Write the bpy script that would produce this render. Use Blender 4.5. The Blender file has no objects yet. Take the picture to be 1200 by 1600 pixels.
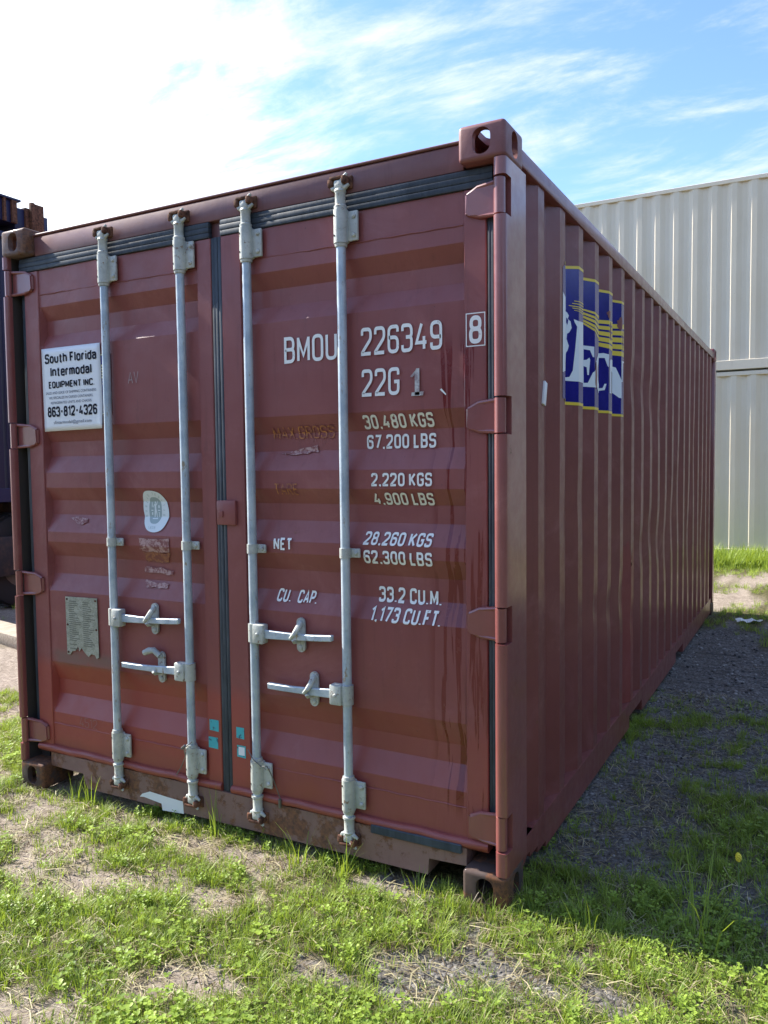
import bpy, bmesh, math, random
import numpy as np
from mathutils import Vector, Matrix
random.seed(7); rng = np.random.default_rng(11)
SC = bpy.context.scene; C = SC.collection
W, H, L = 2.438, 2.591, 6.058

# ---------------------------------------------------------------- camera, world, sun, exposure
def Rcam(yaw, pit, rol):
    f = Vector((math.sin(yaw)*math.cos(pit), math.cos(yaw)*math.cos(pit), math.sin(pit)))
    r0 = Vector((math.cos(yaw), -math.sin(yaw), 0)); u0 = r0.cross(f)
    r = r0*math.cos(rol)+u0*math.sin(rol); u = -r0*math.sin(rol)+u0*math.cos(rol)
    return Matrix((r, u, -f)).transposed()
cam = bpy.data.cameras.new('camera'); co = bpy.data.objects.new('camera', cam); C.objects.link(co)
CAMP = Vector((3.31996, -2.46202, 1.49321))
co.matrix_world = Matrix.Translation(CAMP) @ Rcam(-0.495746, -0.0566276, -0.0115609).to_4x4()
cam.sensor_fit = 'VERTICAL'; cam.sensor_height = 24; cam.lens = 24*1249.93/1600
cam.clip_start = .05; cam.clip_end = 3000
SC.camera = co

SUN_EL = math.radians(41); SUN_A = .024
sd = Vector((-1, -SUN_A, 0)).normalized()*math.cos(SUN_EL) + Vector((0, 0, math.sin(SUN_EL)))
world = bpy.data.worlds.new('World'); SC.world = world; world.use_nodes = True
nt = world.node_tree; nt.nodes.clear()
def WN(t, **k):
    n = nt.nodes.new(t)
    for a, b in k.items(): setattr(n, a, b)
    return n
def mth(tree, op, a, b=None, c=None, clamp=False):
    n = tree.nodes.new('ShaderNodeMath'); n.operation = op; n.use_clamp = clamp
    for i, v in enumerate((a, b, c)):
        if v is None: continue
        if isinstance(v, (int, float)): n.inputs[i].default_value = v
        else: tree.links.new(v, n.inputs[i])
    return n.outputs[0]
sky = WN('ShaderNodeTexSky', sky_type='NISHITA', sun_disc=False, sun_elevation=SUN_EL,
         sun_rotation=math.atan2(sd.x, sd.y), altitude=0, air_density=1.0, dust_density=.2, ozone_density=1.6)
tc = WN('ShaderNodeTexCoord'); sep = WN('ShaderNodeSeparateXYZ'); nt.links.new(tc.outputs['Generated'], sep.inputs[0])
zc = mth(nt, 'ADD', mth(nt, 'MAXIMUM', sep.outputs[2], 0.0), .16)
cx = WN('ShaderNodeCombineXYZ')
nt.links.new(mth(nt, 'DIVIDE', sep.outputs[0], zc), cx.inputs[0]); nt.links.new(mth(nt, 'DIVIDE', sep.outputs[1], zc), cx.inputs[1])
mp = WN('ShaderNodeMapping'); mp.inputs['Rotation'].default_value = (0, 0, .5); mp.inputs['Scale'].default_value = (.8, 1.7, 1)
mp.inputs['Location'].default_value = (.3, 1.1, 0)
nt.links.new(cx.outputs[0], mp.inputs[0])
def wnoise(scale, det, rough, dist=0.0, src=None):
    n = WN('ShaderNodeTexNoise'); n.inputs['Scale'].default_value = scale; n.inputs['Detail'].default_value = det
    n.inputs['Roughness'].default_value = rough; n.inputs['Distortion'].default_value = dist
    nt.links.new(src or mp.outputs[0], n.inputs['Vector']); return n.outputs['Fac']
n1 = wnoise(1.5, 9, .62, .7); n2 = wnoise(4.2, 10, .68, .3)
dt = WN('ShaderNodeVectorMath', operation='DOT_PRODUCT'); nt.links.new(tc.outputs['Generated'], dt.inputs[0])
dt.inputs[1].default_value = Vector((-1.0, .55, .10)).normalized()          # the cloud bank stands on this side of the sky
bank = WN('ShaderNodeMapRange', interpolation_type='SMOOTHSTEP'); nt.links.new(dt.outputs['Value'], bank.inputs[0])
bank.inputs[1].default_value = .80; bank.inputs[2].default_value = 1.0
bank.inputs[3].default_value = 0; bank.inputs[4].default_value = .42
cl = mth(nt, 'ADD', mth(nt, 'MULTIPLY_ADD', n1, 1.5, -.19), mth(nt, 'MULTIPLY_ADD', n2, .85, -.42))
cl = mth(nt, 'ADD', cl, bank.outputs[0])
cr = WN('ShaderNodeMapRange', interpolation_type='SMOOTHSTEP'); nt.links.new(cl, cr.inputs[0])
cr.inputs[1].default_value = .42; cr.inputs[2].default_value = .98; cr.inputs[4].default_value = .98
mixc = WN('ShaderNodeMixRGB'); nt.links.new(cr.outputs[0], mixc.inputs[0])
tint = WN('ShaderNodeMixRGB', blend_type='MULTIPLY'); tint.inputs[0].default_value = 1
tint.inputs[2].default_value = (.74, .83, 1.0, 1)
nt.links.new(sky.outputs[0], tint.inputs[1])
nt.links.new(tint.outputs[0], mixc.inputs[1]); ccol = WN('ShaderNodeMixRGB'); nt.links.new(mth(nt, 'MULTIPLY', bank.outputs[0], 2.6, None, True), ccol.inputs[0]); ccol.inputs[1].default_value = (3.5, 3.65, 3.8, 1); ccol.inputs[2].default_value = (6.2, 6.3, 6.4, 1); nt.links.new(ccol.outputs[0], mixc.inputs[2])
bg = WN('ShaderNodeBackground'); bg.inputs[1].default_value = .12; nt.links.new(mixc.outputs[0], bg.inputs[0])
wo = WN('ShaderNodeOutputWorld'); nt.links.new(bg.outputs[0], wo.inputs[0])

sl = bpy.data.lights.new('sun', 'SUN'); sl.energy = 4.3; sl.angle = math.radians(.53); sl.color = (1, .95, .86)
so = bpy.data.objects.new('sun', sl); C.objects.link(so); so.rotation_euler = sd.to_track_quat('Z', 'Y').to_euler()
SC.view_settings.view_transform = 'Standard'; SC.view_settings.look = 'None'
SC.view_settings.gamma = 1; SC.view_settings.use_curve_mapping = False
SC.view_settings.exposure = 1.52
SC.cycles.max_bounces = 6; SC.cycles.transparent_max_bounces = 6

# ---------------------------------------------------------------- materials
class Mat:
    """small node-graph helper; `ref` = object whose space carries the texture"""
    def __init__(s, name, base=(.5, .5, .5), rough=.5, metal=0.0, spec=.5, ref=None, coord='Object'):
        s.m = bpy.data.materials.new(name); s.m.use_nodes = True; s.t = s.m.node_tree
        s.b = s.t.nodes['Principled BSDF']; s.out = s.t.nodes['Material Output']
        s.b.inputs['Base Color'].default_value = (*base, 1); s.b.inputs['Roughness'].default_value = rough
        s.b.inputs['Metallic'].default_value = metal; s.b.inputs['Specular IOR Level'].default_value = spec
        tcn = s.t.nodes.new('ShaderNodeTexCoord')
        if ref: tcn.object = ref
        s.v = tcn.outputs[coord]
        sp = s.t.nodes.new('ShaderNodeSeparateXYZ'); s.t.links.new(s.v, sp.inputs[0]); s.x, s.y, s.z = sp.outputs
        s.col = None; s.h = None
    def lk(s, a, b): s.t.links.new(a, b)
    def noise(s, scale, det=4, rough=.6, sc=(1, 1, 1), loc=(0, 0, 0), dist=0.0):
        mpn = s.t.nodes.new('ShaderNodeMapping'); mpn.inputs['Scale'].default_value = sc; mpn.inputs['Location'].default_value = loc
        s.lk(s.v, mpn.inputs[0]); n = s.t.nodes.new('ShaderNodeTexNoise'); s.lk(mpn.outputs[0], n.inputs['Vector'])
        n.inputs['Scale'].default_value = scale; n.inputs['Detail'].default_value = det
        n.inputs['Roughness'].default_value = rough; n.inputs['Distortion'].default_value = dist
        return n.outputs['Fac']
    def ramp(s, f, a, b, lo=0, hi=1):
        n = s.t.nodes.new('ShaderNodeMapRange'); n.interpolation_type = 'SMOOTHSTEP'; s.lk(f, n.inputs[0])
        for i, v in ((1, a), (2, b), (3, lo), (4, hi)): n.inputs[i].default_value = v
        return n.outputs[0]
    def M(s, op, a, b=None, c=None, clamp=False): return mth(s.t, op, a, b, c, clamp)
    def mix(s, fac, c1, c2):
        n = s.t.nodes.new('ShaderNodeMixRGB')
        for i, v in enumerate((fac, c1, c2)):
            if isinstance(v, (int, float)): n.inputs[i].default_value = v
            elif isinstance(v, tuple): n.inputs[i].default_value = (*v, 1)
            else: s.lk(v, n.inputs[i])
        return n.outputs[0]
    def setc(s, c): s.lk(c, s.b.inputs['Base Color'])
    def setr(s, r): s.lk(r, s.b.inputs['Roughness'])
    def bump(s, h, st=.3, d=.01):
        n = s.t.nodes.new('ShaderNodeBump'); n.inputs['Strength'].default_value = st; n.inputs['Distance'].default_value = d
        s.lk(h, n.inputs['Height']); s.lk(n.outputs[0], s.b.inputs['Normal'])
    def box(s, ax, a, b, w=.02):            # soft window a..b along an axis output
        return s.M('MULTIPLY', s.ramp(ax, a-w, a+w), s.ramp(ax, b-w, b+w, 1, 0))

# ---------------------------------------------------------------- object helpers
def mesh_obj(name, verts, faces, mat=None, parent=None, smooth=False):
    me = bpy.data.meshes.new(name); me.from_pydata([tuple(v) for v in verts], [], faces); me.update()
    o = bpy.data.objects.new(name, me); C.objects.link(o)
    if mat: me.materials.append(mat.m if isinstance(mat, Mat) else mat)
    if smooth:
        for p in me.polygons: p.use_smooth = True
    if parent: adopt(o, parent)
    return o
def world_loc(o):
    l = Vector(o.location)
    while o.parent: l = l + Vector(o.parent.location) + o.matrix_parent_inverse.translation if False else l; o = o.parent; 
    return l
def adopt(o, parent):
    """child mesh keeps its coordinates; every container part's own origin is the place origin"""
    o.parent = parent
    if parent.type == 'EMPTY': o.matrix_parent_inverse = Matrix.Translation(-Vector(parent.location))
class MB:
    def __init__(s): s.bm = bmesh.new()
    def box(s, x0, x1, y0, y1, z0, z1, bev=0, seg=2, mat4=None):
        r = bmesh.ops.create_cube(s.bm, size=1); vs = r['verts']
        for v in vs:
            v.co = Vector(((x0+x1)/2+v.co.x*(x1-x0), (y0+y1)/2+v.co.y*(y1-y0), (z0+z1)/2+v.co.z*(z1-z0)))
        if bev:
            es = list({e for v in vs for e in v.link_edges})
            r2 = bmesh.ops.bevel(s.bm, geom=es, offset=bev, segments=seg, affect='EDGES', profile=.5)
            vs = list({v for f in r2['faces'] for v in f.verts})
            # gather the whole island
            seen = set(vs); st = list(vs)
            while st:
                v = st.pop()
                for e in v.link_edges:
                    w_ = e.other_vert(v)
                    if w_ not in seen: seen.add(w_); st.append(w_)
            vs = list(seen)
        if mat4 is not None:
            for v in vs: v.co = mat4 @ v.co
        return s
    def tube(s, pts, rad, n=12, cap=True):
        rings = []; pts = [Vector(p) for p in pts]
        rad = rad if isinstance(rad, (list, tuple)) else [rad]*len(pts)
        prev = None
        for i, p in enumerate(pts):
            a = pts[max(0, i-1)]; b = pts[min(len(pts)-1, i+1)]; d = (b-a)
            if d.length < 1e-9: d = Vector((0, 0, 1))
            d.normalize()
            if prev is None or abs(prev.dot(d)) > .99: prev = Vector((1, 0, 0)) if abs(d.x) < .8 else Vector((0, 1, 0))
            u = (prev-d*prev.dot(d)).normalized(); v = d.cross(u); prev = u
            rings.append([s.bm.verts.new(p+rad[i]*(u*math.cos(t)+v*math.sin(t))) for t in [2*math.pi*k/n for k in range(n)]])
        for r0, r1 in zip(rings, rings[1:]):
            for k in range(n): s.bm.faces.new((r0[k], r0[(k+1) % n], r1[(k+1) % n], r1[k]))
        if cap: s.bm.faces.new(rings[0][::-1]); s.bm.faces.new(rings[-1])
        return s
    def prism(s, poly, y0, y1, axis='y'):    # polygon in (x,z) extruded in y   ('x': (y,z) in x,  'z': (x,y) in z)
        def P(a, b, c):
            return {'y': (a, c, b), 'x': (c, a, b), 'z': (a, b, c)}[axis]
        A = [s.bm.verts.new(P(a, b, y0)) for a, b in poly]; B = [s.bm.verts.new(P(a, b, y1)) for a, b in poly]; n = len(poly)
        s.bm.faces.new(A); s.bm.faces.new(B[::-1])
        for k in range(n): s.bm.faces.new((A[k], B[k], B[(k+1) % n], A[(k+1) % n]))
        return s
    def build(s, name, mat, parent=None, smooth=True, ang=35):
        bmesh.ops.recalc_face_normals(s.bm, faces=s.bm.faces)
        me = bpy.data.meshes.new(name); s.bm.to_mesh(me); s.bm.free()
        me.materials.append(mat.m if isinstance(mat, Mat) else mat)
        if smooth:
            for p in me.polygons: p.use_smooth = True
            me.set_sharp_from_angle(angle=math.radians(ang))
        o = bpy.data.objects.new(name, me); C.objects.link(o)
        if parent: adopt(o, parent)
        return o
def thing(name, label, cat, loc=(0, 0, 0), group=None):
    o = bpy.data.objects.new(name, None); C.objects.link(o); o.location = loc; o.empty_display_size = .2
    o['label'] = label; o['category'] = cat
    if group: o['group'] = group
    return o
def tag(o, label, cat, group=None):
    o['label'] = label; o['category'] = cat
    if group: o['group'] = group
    return o

# ---------------------------------------------------------------- ground
def sm(a, b, x): t = np.clip((x-a)/(b-a), 0, 1); return t*t*(3-2*t)
_g = rng.random((64, 64))
def vnoise(x, y, s):
    x = np.asarray(x)*s+100.3; y = np.asarray(y)*s+57.7
    i = np.floor(x).astype(int); j = np.floor(y).astype(int); fx = x-i; fy = y-j; fx = fx*fx*(3-2*fx); fy = fy*fy*(3-2*fy)
    g = lambda a, b: _g[a % 64, b % 64]
    return (g(i, j)*(1-fx)+g(i+1, j)*fx)*(1-fy)+(g(i, j+1)*(1-fx)+g(i+1, j+1)*fx)*fy
def fbm(x, y, s): return .5*vnoise(x, y, s)+.3*vnoise(x, y, s*2.3)+.2*vnoise(x, y, s*5.1)
BARE = [(.55, -.33, .32, .13, .9), (1.02, -.50, .25, .12, .75), (1.42, -.40, .16, .09, .8), (1.26, -.12, .30, .08, .7), (2.04, -.02, .16, .10, .6),
        (2.30, -.42, .15, .14, .9), (2.10, -.56, .16, .06, .8), (2.47, -.27, .12, .08, .6), (.29, -.14, .35, .08, .9), (1.43, -1.09, .2, .1, .8),
        (2.62, 1.1, .32, .55, .85), (2.7, 3.4, .5, .9, .85), (2.6, 1.75, .3, .35, .8), (3.0, 1.55, .5, .14, .8), (2.9, 2.9, .6, .25, .8), (2.55, 4.4, .4, .6, .7),
        (-1.9, 1.5, 1.4, .55, .95), (-2.3, 2.6, 1.0, .6, .9), (-.9, .75, .5, .25, .7), (2.6, 7.0, .9, .35, .75), (3.0, 8.5, 1.2, .3, .8), (2.0, 6.35, .6, .12, .7),
        (-.3, .0, .45, .12, .8), (1.75, -.75, .16, .08, .8), (2.72, .5, .16, .14, .55)]
def cover(x, y):                     # 0 bare .. 1 thick growth
    c = .175+1.15*fbm(x, y, 2.4)+.55*(vnoise(x, y, 12)-.5)
    for bx, by, sx, sy, k in BARE:
        wob = .35*(vnoise(x, y, 9)-.5)
        c = c-.82*k*sm(1.5, .3, np.sqrt(((x-bx)/sx)**2+((y-by)/sy)**2)+wob)
    c = c-.16*sm(.0, .8, y)*sm(2.4, 2.5, x)*sm(6.1, 5.4, y)-.6*sm(-2.2, -2.8, x)*sm(1.8, 2.4, y)
    c = c+.45*sm(9.3, 9.9, y)
    return np.clip(c, 0, 1)
def gz(x, y):
    return .022*(fbm(x, y, 1.6)-.5)+.016*(fbm(x, y, 6.)-.5)-.01*(1-cover(x, y))*1.0
def axis_lines(lo, hi, c0, c1, step, far):
    a = list(np.arange(c0, c1, step)); g = step; v = c1
    up = []
    while v < hi: g *= 1.22; v += g; up.append(min(v, hi))
    dn = []; g = step; v = c0
    while v > lo: g *= 1.22; v -= g; dn.append(max(v, lo))
    return np.array(dn[::-1]+a+up)
gx = axis_lines(-900, 900, -1.2, 4.2, .03, 0); gy = axis_lines(-900, 900, -2.4, 3.0, .03, 0)
GX, GY = np.meshgrid(gx, gy, indexing='ij'); dist = np.hypot(GX-1.5, GY-3)
GZ = gz(GX, GY)*sm(60, 20, dist)-.0
# hollow ground under the container floor
n_, m_ = GX.shape
idx = np.arange(n_*m_).reshape(n_, m_)
fc = np.stack([idx[:-1, :-1], idx[1:, :-1], idx[1:, 1:], idx[:-1, 1:]], -1).reshape(-1, 4)
def np_mesh(name, V, F, mat, smooth=False, attr=None):
    me = bpy.data.meshes.new(name); k = F.shape[1]
    me.vertices.add(len(V)); me.vertices.foreach_set('co', V.astype(np.float32).ravel())
    me.loops.add(F.size); me.loops.foreach_set('vertex_index', F.astype(np.int32).ravel())
    me.polygons.add(len(F)); me.polygons.foreach_set('loop_start', np.arange(0, F.size, k, dtype=np.int32))
    me.polygons.foreach_set('loop_total', np.full(len(F), k, dtype=np.int32))
    if smooth: me.polygons.foreach_set('use_smooth', np.ones(len(F), bool))
    if attr is not None:
        a = me.attributes.new('tone', 'FLOAT', 'POINT'); a.data.foreach_set('value', attr.astype(np.float32))
    me.update(); me.validate()
    me.materials.append(mat.m if isinstance(mat, Mat) else mat)
    o = bpy.data.objects.new(name, me); C.objects.link(o); return o
mg = Mat('ground_soil', rough=.95, spec=.15)
a_ = mg.t.nodes.new('ShaderNodeAttribute'); a_.attribute_name = 'tone'; cov = a_.outputs['Fac']
nA = mg.noise(3, 8, .65); nB = mg.noise(28, 8, .75); nC = mg.noise(110, 6, .75, dist=.6)
vor = mg.t.nodes.new('ShaderNodeTexVoronoi'); vor.inputs['Scale'].default_value = 75; mg.lk(mg.v, vor.inputs['Vector'])
grav = mg.M('MULTIPLY', mg.ramp(mg.x, 1.75, 2.25), mg.ramp(mg.y, 6.0, 5.2))
soil = mg.mix(mg.ramp(nB, .3, .7), (.23, .185, .15), (.46, .39, .325))
soil = mg.mix(mg.M('MULTIPLY', mg.ramp(nC, .50, .64), .85), soil, (.085, .062, .045))
gravc = mg.mix(mg.ramp(vor.outputs['Color'], .2, .9), (.08, .078, .08), (.27, .26, .245))
gravc = mg.mix(mg.M('MULTIPLY', mg.ramp(nB, .4, .7), .5), gravc, (.12, .105, .095))
soil = mg.mix(mg.M('MULTIPLY', grav, .85), soil, gravc)
soil = mg.mix(mg.M('MULTIPLY', mg.ramp(nA, .45, .7), .35), soil, (.10, .075, .05))
under = mg.mix(mg.ramp(nB, .35, .65), (.035, .045, .015), (.16, .13, .06))
fin = mg.mix(mg.ramp(cov, .35, .8), soil, under)
trk = mg.M('MULTIPLY', mg.ramp(mg.noise(2.2, 4, .6, sc=(.35, 9, 1)), .5, .62), mg.M('MULTIPLY', mg.box(mg.y, .9, 5.2, .3), mg.ramp(mg.x, 2.45, 2.6)))
fin = mg.mix(mg.M('MULTIPLY', trk, .45), fin, (.035, .035, .038))
far = mg.mix(mg.ramp(nA, .4, .6), (.07, .10, .03), (.17, .16, .07))
mg.setc(mg.mix(mg.ramp(mg.y, 14, 22), fin, far))
mg.bump(mg.M('ADD', mg.M('ADD', mg.M('MULTIPLY', nB, .6), mg.M('MULTIPLY', nC, .5)), mg.M('MULTIPLY', mg.M('MULTIPLY', vor.outputs['Distance'], grav), -.8)), .9, .02)
gr = np_mesh('ground', np.stack([GX, GY, GZ], -1).reshape(-1, 3), fc, mg, True, cover(GX, GY).ravel()); gr['kind'] = 'structure'

# ---------------------------------------------------------------- container: root and paints
root = thing('shipping_container', 'weathered maroon twenty foot shipping container with closed galvanised lock rods and white numbers', 'shipping container', (W/2, 0, 0))
refo = root
def paint(name, c1, c2, rough=.42, fresh=True, rust=.5, scuff=True, coat=.15):
    m = Mat(name, rough=rough, spec=.5, ref=refo)    # coords: x-1.219, y, z
    n1 = m.noise(1.7, 6, .6); n2 = m.noise(14, 6, .65); n3 = m.noise(9, 5, .7, sc=(3.5, 3.5, .3)); n4 = m.noise(60, 4, .7)
    c = m.mix(m.ramp(n1, .3, .7), c1, c2)
    c = m.mix(m.M('MULTIPLY', m.ramp(n3, .5, .8), .35), c, tuple(k*.55 for k in c1))       # vertical run-off staining
    n5 = m.noise(2.6, 9, .72, loc=(5, 1, 9), dist=.8)
    c = m.mix(m.M('MULTIPLY', m.ramp(n5, .50, .72), .42), c, tuple(min(1, k*1.25+.055) for k in c2))
    c = m.mix(m.M('MULTIPLY', m.ramp(m.noise(11, 7, .75, sc=(1, 1, .45), loc=(2, 2, 2)), .60, .72), .3), c, tuple(k*.5+.01 for k in c1))
    rr = m.M('ADD', m.ramp(n2, .2, .8, rough-.08, rough+.16), m.M('MULTIPLY', n5, .12))
    if fresh:
        # brush-touched redder paint low on the left door and along the bottom
        e = m.M('ADD', m.z, m.M('MULTIPLY', m.M('SUBTRACT', n1, .5), .35))
        low = m.M('MULTIPLY', m.ramp(e, .62, .54, 0, 1), m.ramp(m.x, .05, .25, 1, .35))
        c = m.mix(m.M('MULTIPLY', low, .9), c, (.33, .060, .044))
        br = m.M('MULTIPLY', m.ramp(e, .26, .20, 0, 1), .8)
        c = m.mix(br, c, (.27, .06, .042))
        # dull greyed primer patch under the data plate
        gp = m.M('MULTIPLY', m.M('MULTIPLY', m.box(m.x, -1.02, -.62, .04), m.box(m.z, .60, .66, .02)), m.ramp(n2, .3, .5))
        c = m.mix(m.M('MULTIPLY', gp, .5), c, (.16, .13, .10))
        # dark gloss runs at the hinge side of the right door
        st = m.noise(1, 4, .6, sc=(26, 3, 1.1), dist=.4)
        wnd = m.M('MULTIPLY', m.box(m.x, .93, 1.13, .03), m.box(m.z, .30, 1.92, .06))
        dr = m.M('MULTIPLY', m.ramp(st, .525, .545), wnd)
        c = m.mix(m.M('MULTIPLY', dr, .9), c, (.15, .016, .018)); rr = m.M('MULTIPLY', rr, m.M('SUBTRACT', 1, m.M('MULTIPLY', dr, .5)))
    if scuff:
        sc = m.noise(5, 10, .8, sc=(1, 1, 3), loc=(4, 2, 1), dist=1.2)
        c = m.mix(m.M('MULTIPLY', m.ramp(sc, .66, .70), .28), c, (.36, .25, .25))
        c = m.mix(m.M('MULTIPLY', m.ramp(n4, .68, .74), .6), c, (.05, .025, .02))
    if rust:
        r = m.M('MULTIPLY', m.ramp(m.noise(7, 10, .75), .70-.12*rust, .76-.12*rust), 1)
        c = m.mix(m.M('MULTIPLY', r, .8), c, m.mix(m.ramp(n4, .3, .7), (.06, .025, .014), (.22, .085, .03)))
        rr = m.M('MAXIMUM', rr, m.M('MULTIPLY', r, .8))
    m.setc(c); m.setr(rr)
    m.b.inputs['Coat Weight'].default_value = coat; m.b.inputs['Coat Roughness'].default_value = .16
    m.bump(m.M('ADD', m.M('ADD', m.M('MULTIPLY', n2, .5), m.M('MULTIPLY', n4, .2)), m.M('MULTIPLY', m.noise(3.2, 2, .5), 3.0)), .12 if coat > .4 else .2, .004)
    return m
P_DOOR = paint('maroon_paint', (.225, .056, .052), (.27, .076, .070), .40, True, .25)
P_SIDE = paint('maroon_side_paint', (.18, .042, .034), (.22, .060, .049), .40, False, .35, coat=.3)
P_POST = paint('maroon_post_paint', (.22, .058, .054), (.27, .082, .076), .3, False, .35, coat=.8)
P_HEAD = paint('faded_header_paint', (.17, .068, .07), (.205, .09, .09), .42, False, .55)
P_SILL = paint('rusty_sill_paint', (.20, .115, .095), (.27, .15, .125), .65, False, 1.7)
P_CAST = paint('rusty_casting_paint', (.19, .06, .058), (.23, .08, .075), .42, False, .7)
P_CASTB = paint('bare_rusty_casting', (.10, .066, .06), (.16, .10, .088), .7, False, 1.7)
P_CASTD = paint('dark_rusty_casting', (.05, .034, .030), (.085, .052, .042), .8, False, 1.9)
M_RUST = Mat('rust', rough=.85, spec=.2)
q = M_RUST.noise(35, 6, .7); M_RUST.setc(M_RUST.mix(M_RUST.ramp(q, .3, .7), (.06, .03, .022), (.22, .10, .06))); M_RUST.bump(q, .6, .006)
M_GALV = Mat('galvanised_rod', rough=.45, spec=.5, metal=.25)
q1 = M_GALV.noise(9, 6, .7); q2 = M_GALV.noise(40, 5, .7, sc=(1, 1, .4))
c = M_GALV.mix(M_GALV.ramp(q1, .35, .65), (.36, .44, .52), (.54, .61, .66))
c = M_GALV.mix(M_GALV.ramp(q2, .60, .70), c, (.32, .25, .18)); c = M_GALV.mix(M_GALV.M('MULTIPLY', M_GALV.ramp(M_GALV.noise(3.5, 7, .75, loc=(1, 8, 3)), .5, .7), .5), c, (.28, .33, .38)); c = M_GALV.mix(M_GALV.M('MULTIPLY', M_GALV.ramp(M_GALV.noise(5, 8, .8, loc=(3, 3, 3)), .66, .68), .9), c, (.25, .06, .045))
M_GALV.setc(c); M_GALV.setr(M_GALV.ramp(q2, .3, .7, .34, .6)); M_GALV.bump(q2, .15, .003)
M_ZINC = Mat('zinc_casting', rough=.55, spec=.4, metal=.15)
q1 = M_ZINC.noise(14, 6, .7); q2 = M_ZINC.noise(60, 5, .7)
c = M_ZINC.mix(M_ZINC.ramp(q1, .35, .65), (.42, .44, .41), (.56, .57, .52)); c = M_ZINC.mix(M_ZINC.ramp(q2, .58, .68), c, (.24, .16, .10)); c = M_ZINC.mix(M_ZINC.M('MULTIPLY', M_ZINC.ramp(M_ZINC.noise(7, 7, .75, loc=(1, 8, 3)), .5, .7), .45), c, (.26, .28, .29))
c = M_ZINC.mix(M_ZINC.M('MULTIPLY', M_ZINC.ramp(M_ZINC.noise(20, 5, .7, loc=(7, 1, 0)), .63, .66), .7), c, (.20, .10, .07))
M_ZINC.setc(c); M_ZINC.bump(q2, .3, .004)
M_GASK = Mat('rubber_gasket', rough=.55, spec=.35, ref=refo)
q = M_GASK.noise(20, 6, .7, sc=(1, 1, .3)); c = M_GASK.mix(M_GASK.ramp(q, .3, .7), (.028, .036, .048), (.060, .074, .094))
c = M_GASK.mix(M_GASK.M('MULTIPLY', M_GASK.ramp(M_GASK.noise(8, 10, .8), .66, .7), .5), c, (.25, .23, .2)); M_GASK.setc(c); M_GASK.bump(q, .3, .004)
M_BLACK = Mat('shadow_gap_black', (.02, .018, .017), .9)  # shade of gaps and bolt holes painted as near-black; floor shares it
M_HOLE = M_BLACK
M_WHITE = Mat('white_lettering', rough=.5, ref=refo)
q = M_WHITE.noise(40, 6, .75); M_WHITE.setc(M_WHITE.mix(M_WHITE.ramp(q, .60, .68), (.86, .86, .83), (.46, .36, .33)))
M_CREAM = Mat('cream_lettering', rough=.5, ref=refo)
q = M_CREAM.noise(40, 6, .75); M_CREAM.setc(M_CREAM.mix(M_CREAM.ramp(q, .58, .66), (.80, .79, .70), (.50, .40, .30)))
M_GHOST = Mat('faded_orange_lettering', rough=.6, ref=refo)
q = M_GHOST.noise(60, 6, .8); M_GHOST.setc(M_GHOST.mix(M_GHOST.ramp(q, .42, .58), (.50, .19, .05), (.24, .07, .055)))
M_STEN = Mat('thin_white_marker', (.42, .33, .32), .6)
M_SCR = Mat('scratch_paint', (.30, .13, .13), .5)

# ---------------------------------------------------------------- structure of the container
# corner castings
def capsule_cutter(w, h, depth, axis, center):
    m = MB(); n = 20; poly = []
    r = min(w, h)/2*.92; 
    for cxs, czs, a0 in ((1, 1, 0), (-1, 1, 90), (-1, -1, 180), (1, -1, 270)):
        for k in range(6):
            t = math.radians(a0+90*k/5); poly.append((cxs*(w/2-r)+r*math.cos(t), czs*(h/2-r)+r*math.sin(t)))
    m.prism(poly, -depth/2, depth/2, axis)
    bmesh.ops.translate(m.bm, verts=m.bm.verts, vec=center)
    return m
def casting_template():
    """right front top casting; local: x 0..-.162 inward, y 0...178, z 0..-.118"""
    m = MB(); m.box(-.162, 0, 0, .178, -.118, 0, .014, 4); o = m.build('corner_casting', P_CAST)
    cut = []
    a = MB(); a.box(-.162+.016, -.026, .026, .178-.016, -.118+.02, -.024, .004, 1); cut.append(a.build('cut', P_CAST))
    cut.append(capsule_cutter(.062, .084, .1, 'y', Vector((-.081, .0, -.058))).build('cut', P_CAST))
    cut.append(capsule_cutter(.058, .084, .1, 'x', Vector((.0, .092, -.058))).build('cut', P_CAST))
    cut.append(capsule_cutter(.062, .118, .1, 'z', Vector((-.081, .089, .0))).build('cut', P_CAST))
    for k in cut:
        md = o.modifiers.new('b', 'BOOLEAN'); md.object = k; md.operation = 'DIFFERENCE'; md.solver = 'EXACT'
    dg = bpy.context.evaluated_depsgraph_get(); me = bpy.data.meshes.new_from_object(o.evaluated_get(dg))
    for k in cut+[o]: bpy.data.objects.remove(k)
    bm = bmesh.new(); bm.from_mesh(me); r_ = random.Random(2)
    bm.to_mesh(me); bm.free()
    for p in me.polygons: p.use_smooth = True
    me.set_sharp_from_angle(angle=math.radians(30)); return me
CT = casting_template()
_cast = {}
def casting(parent, x, y, z, sx, sy, sz, mat, wx0=0):
    """sx=+1 right side, -1 left; sy=+1 front; sz=+1 top"""
    key = (sx, sy, sz, mat.m.name)
    if key not in _cast:
        me = CT.copy(); bm = bmesh.new(); bm.from_mesh(me)
        for v in bm.verts: v.co = Vector((v.co.x*sx, v.co.y*sy, v.co.z*sz))
        if sx*sy*sz < 0: bmesh.ops.reverse_faces(bm, faces=bm.faces)
        bm.to_mesh(me); bm.free(); me.materials.clear(); me.materials.append(mat.m); _cast[key] = me
    o = bpy.data.objects.new('corner_casting', _cast[key]); C.objects.link(o); adopt(o, parent); o.location = (x, y, z); return o
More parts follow.
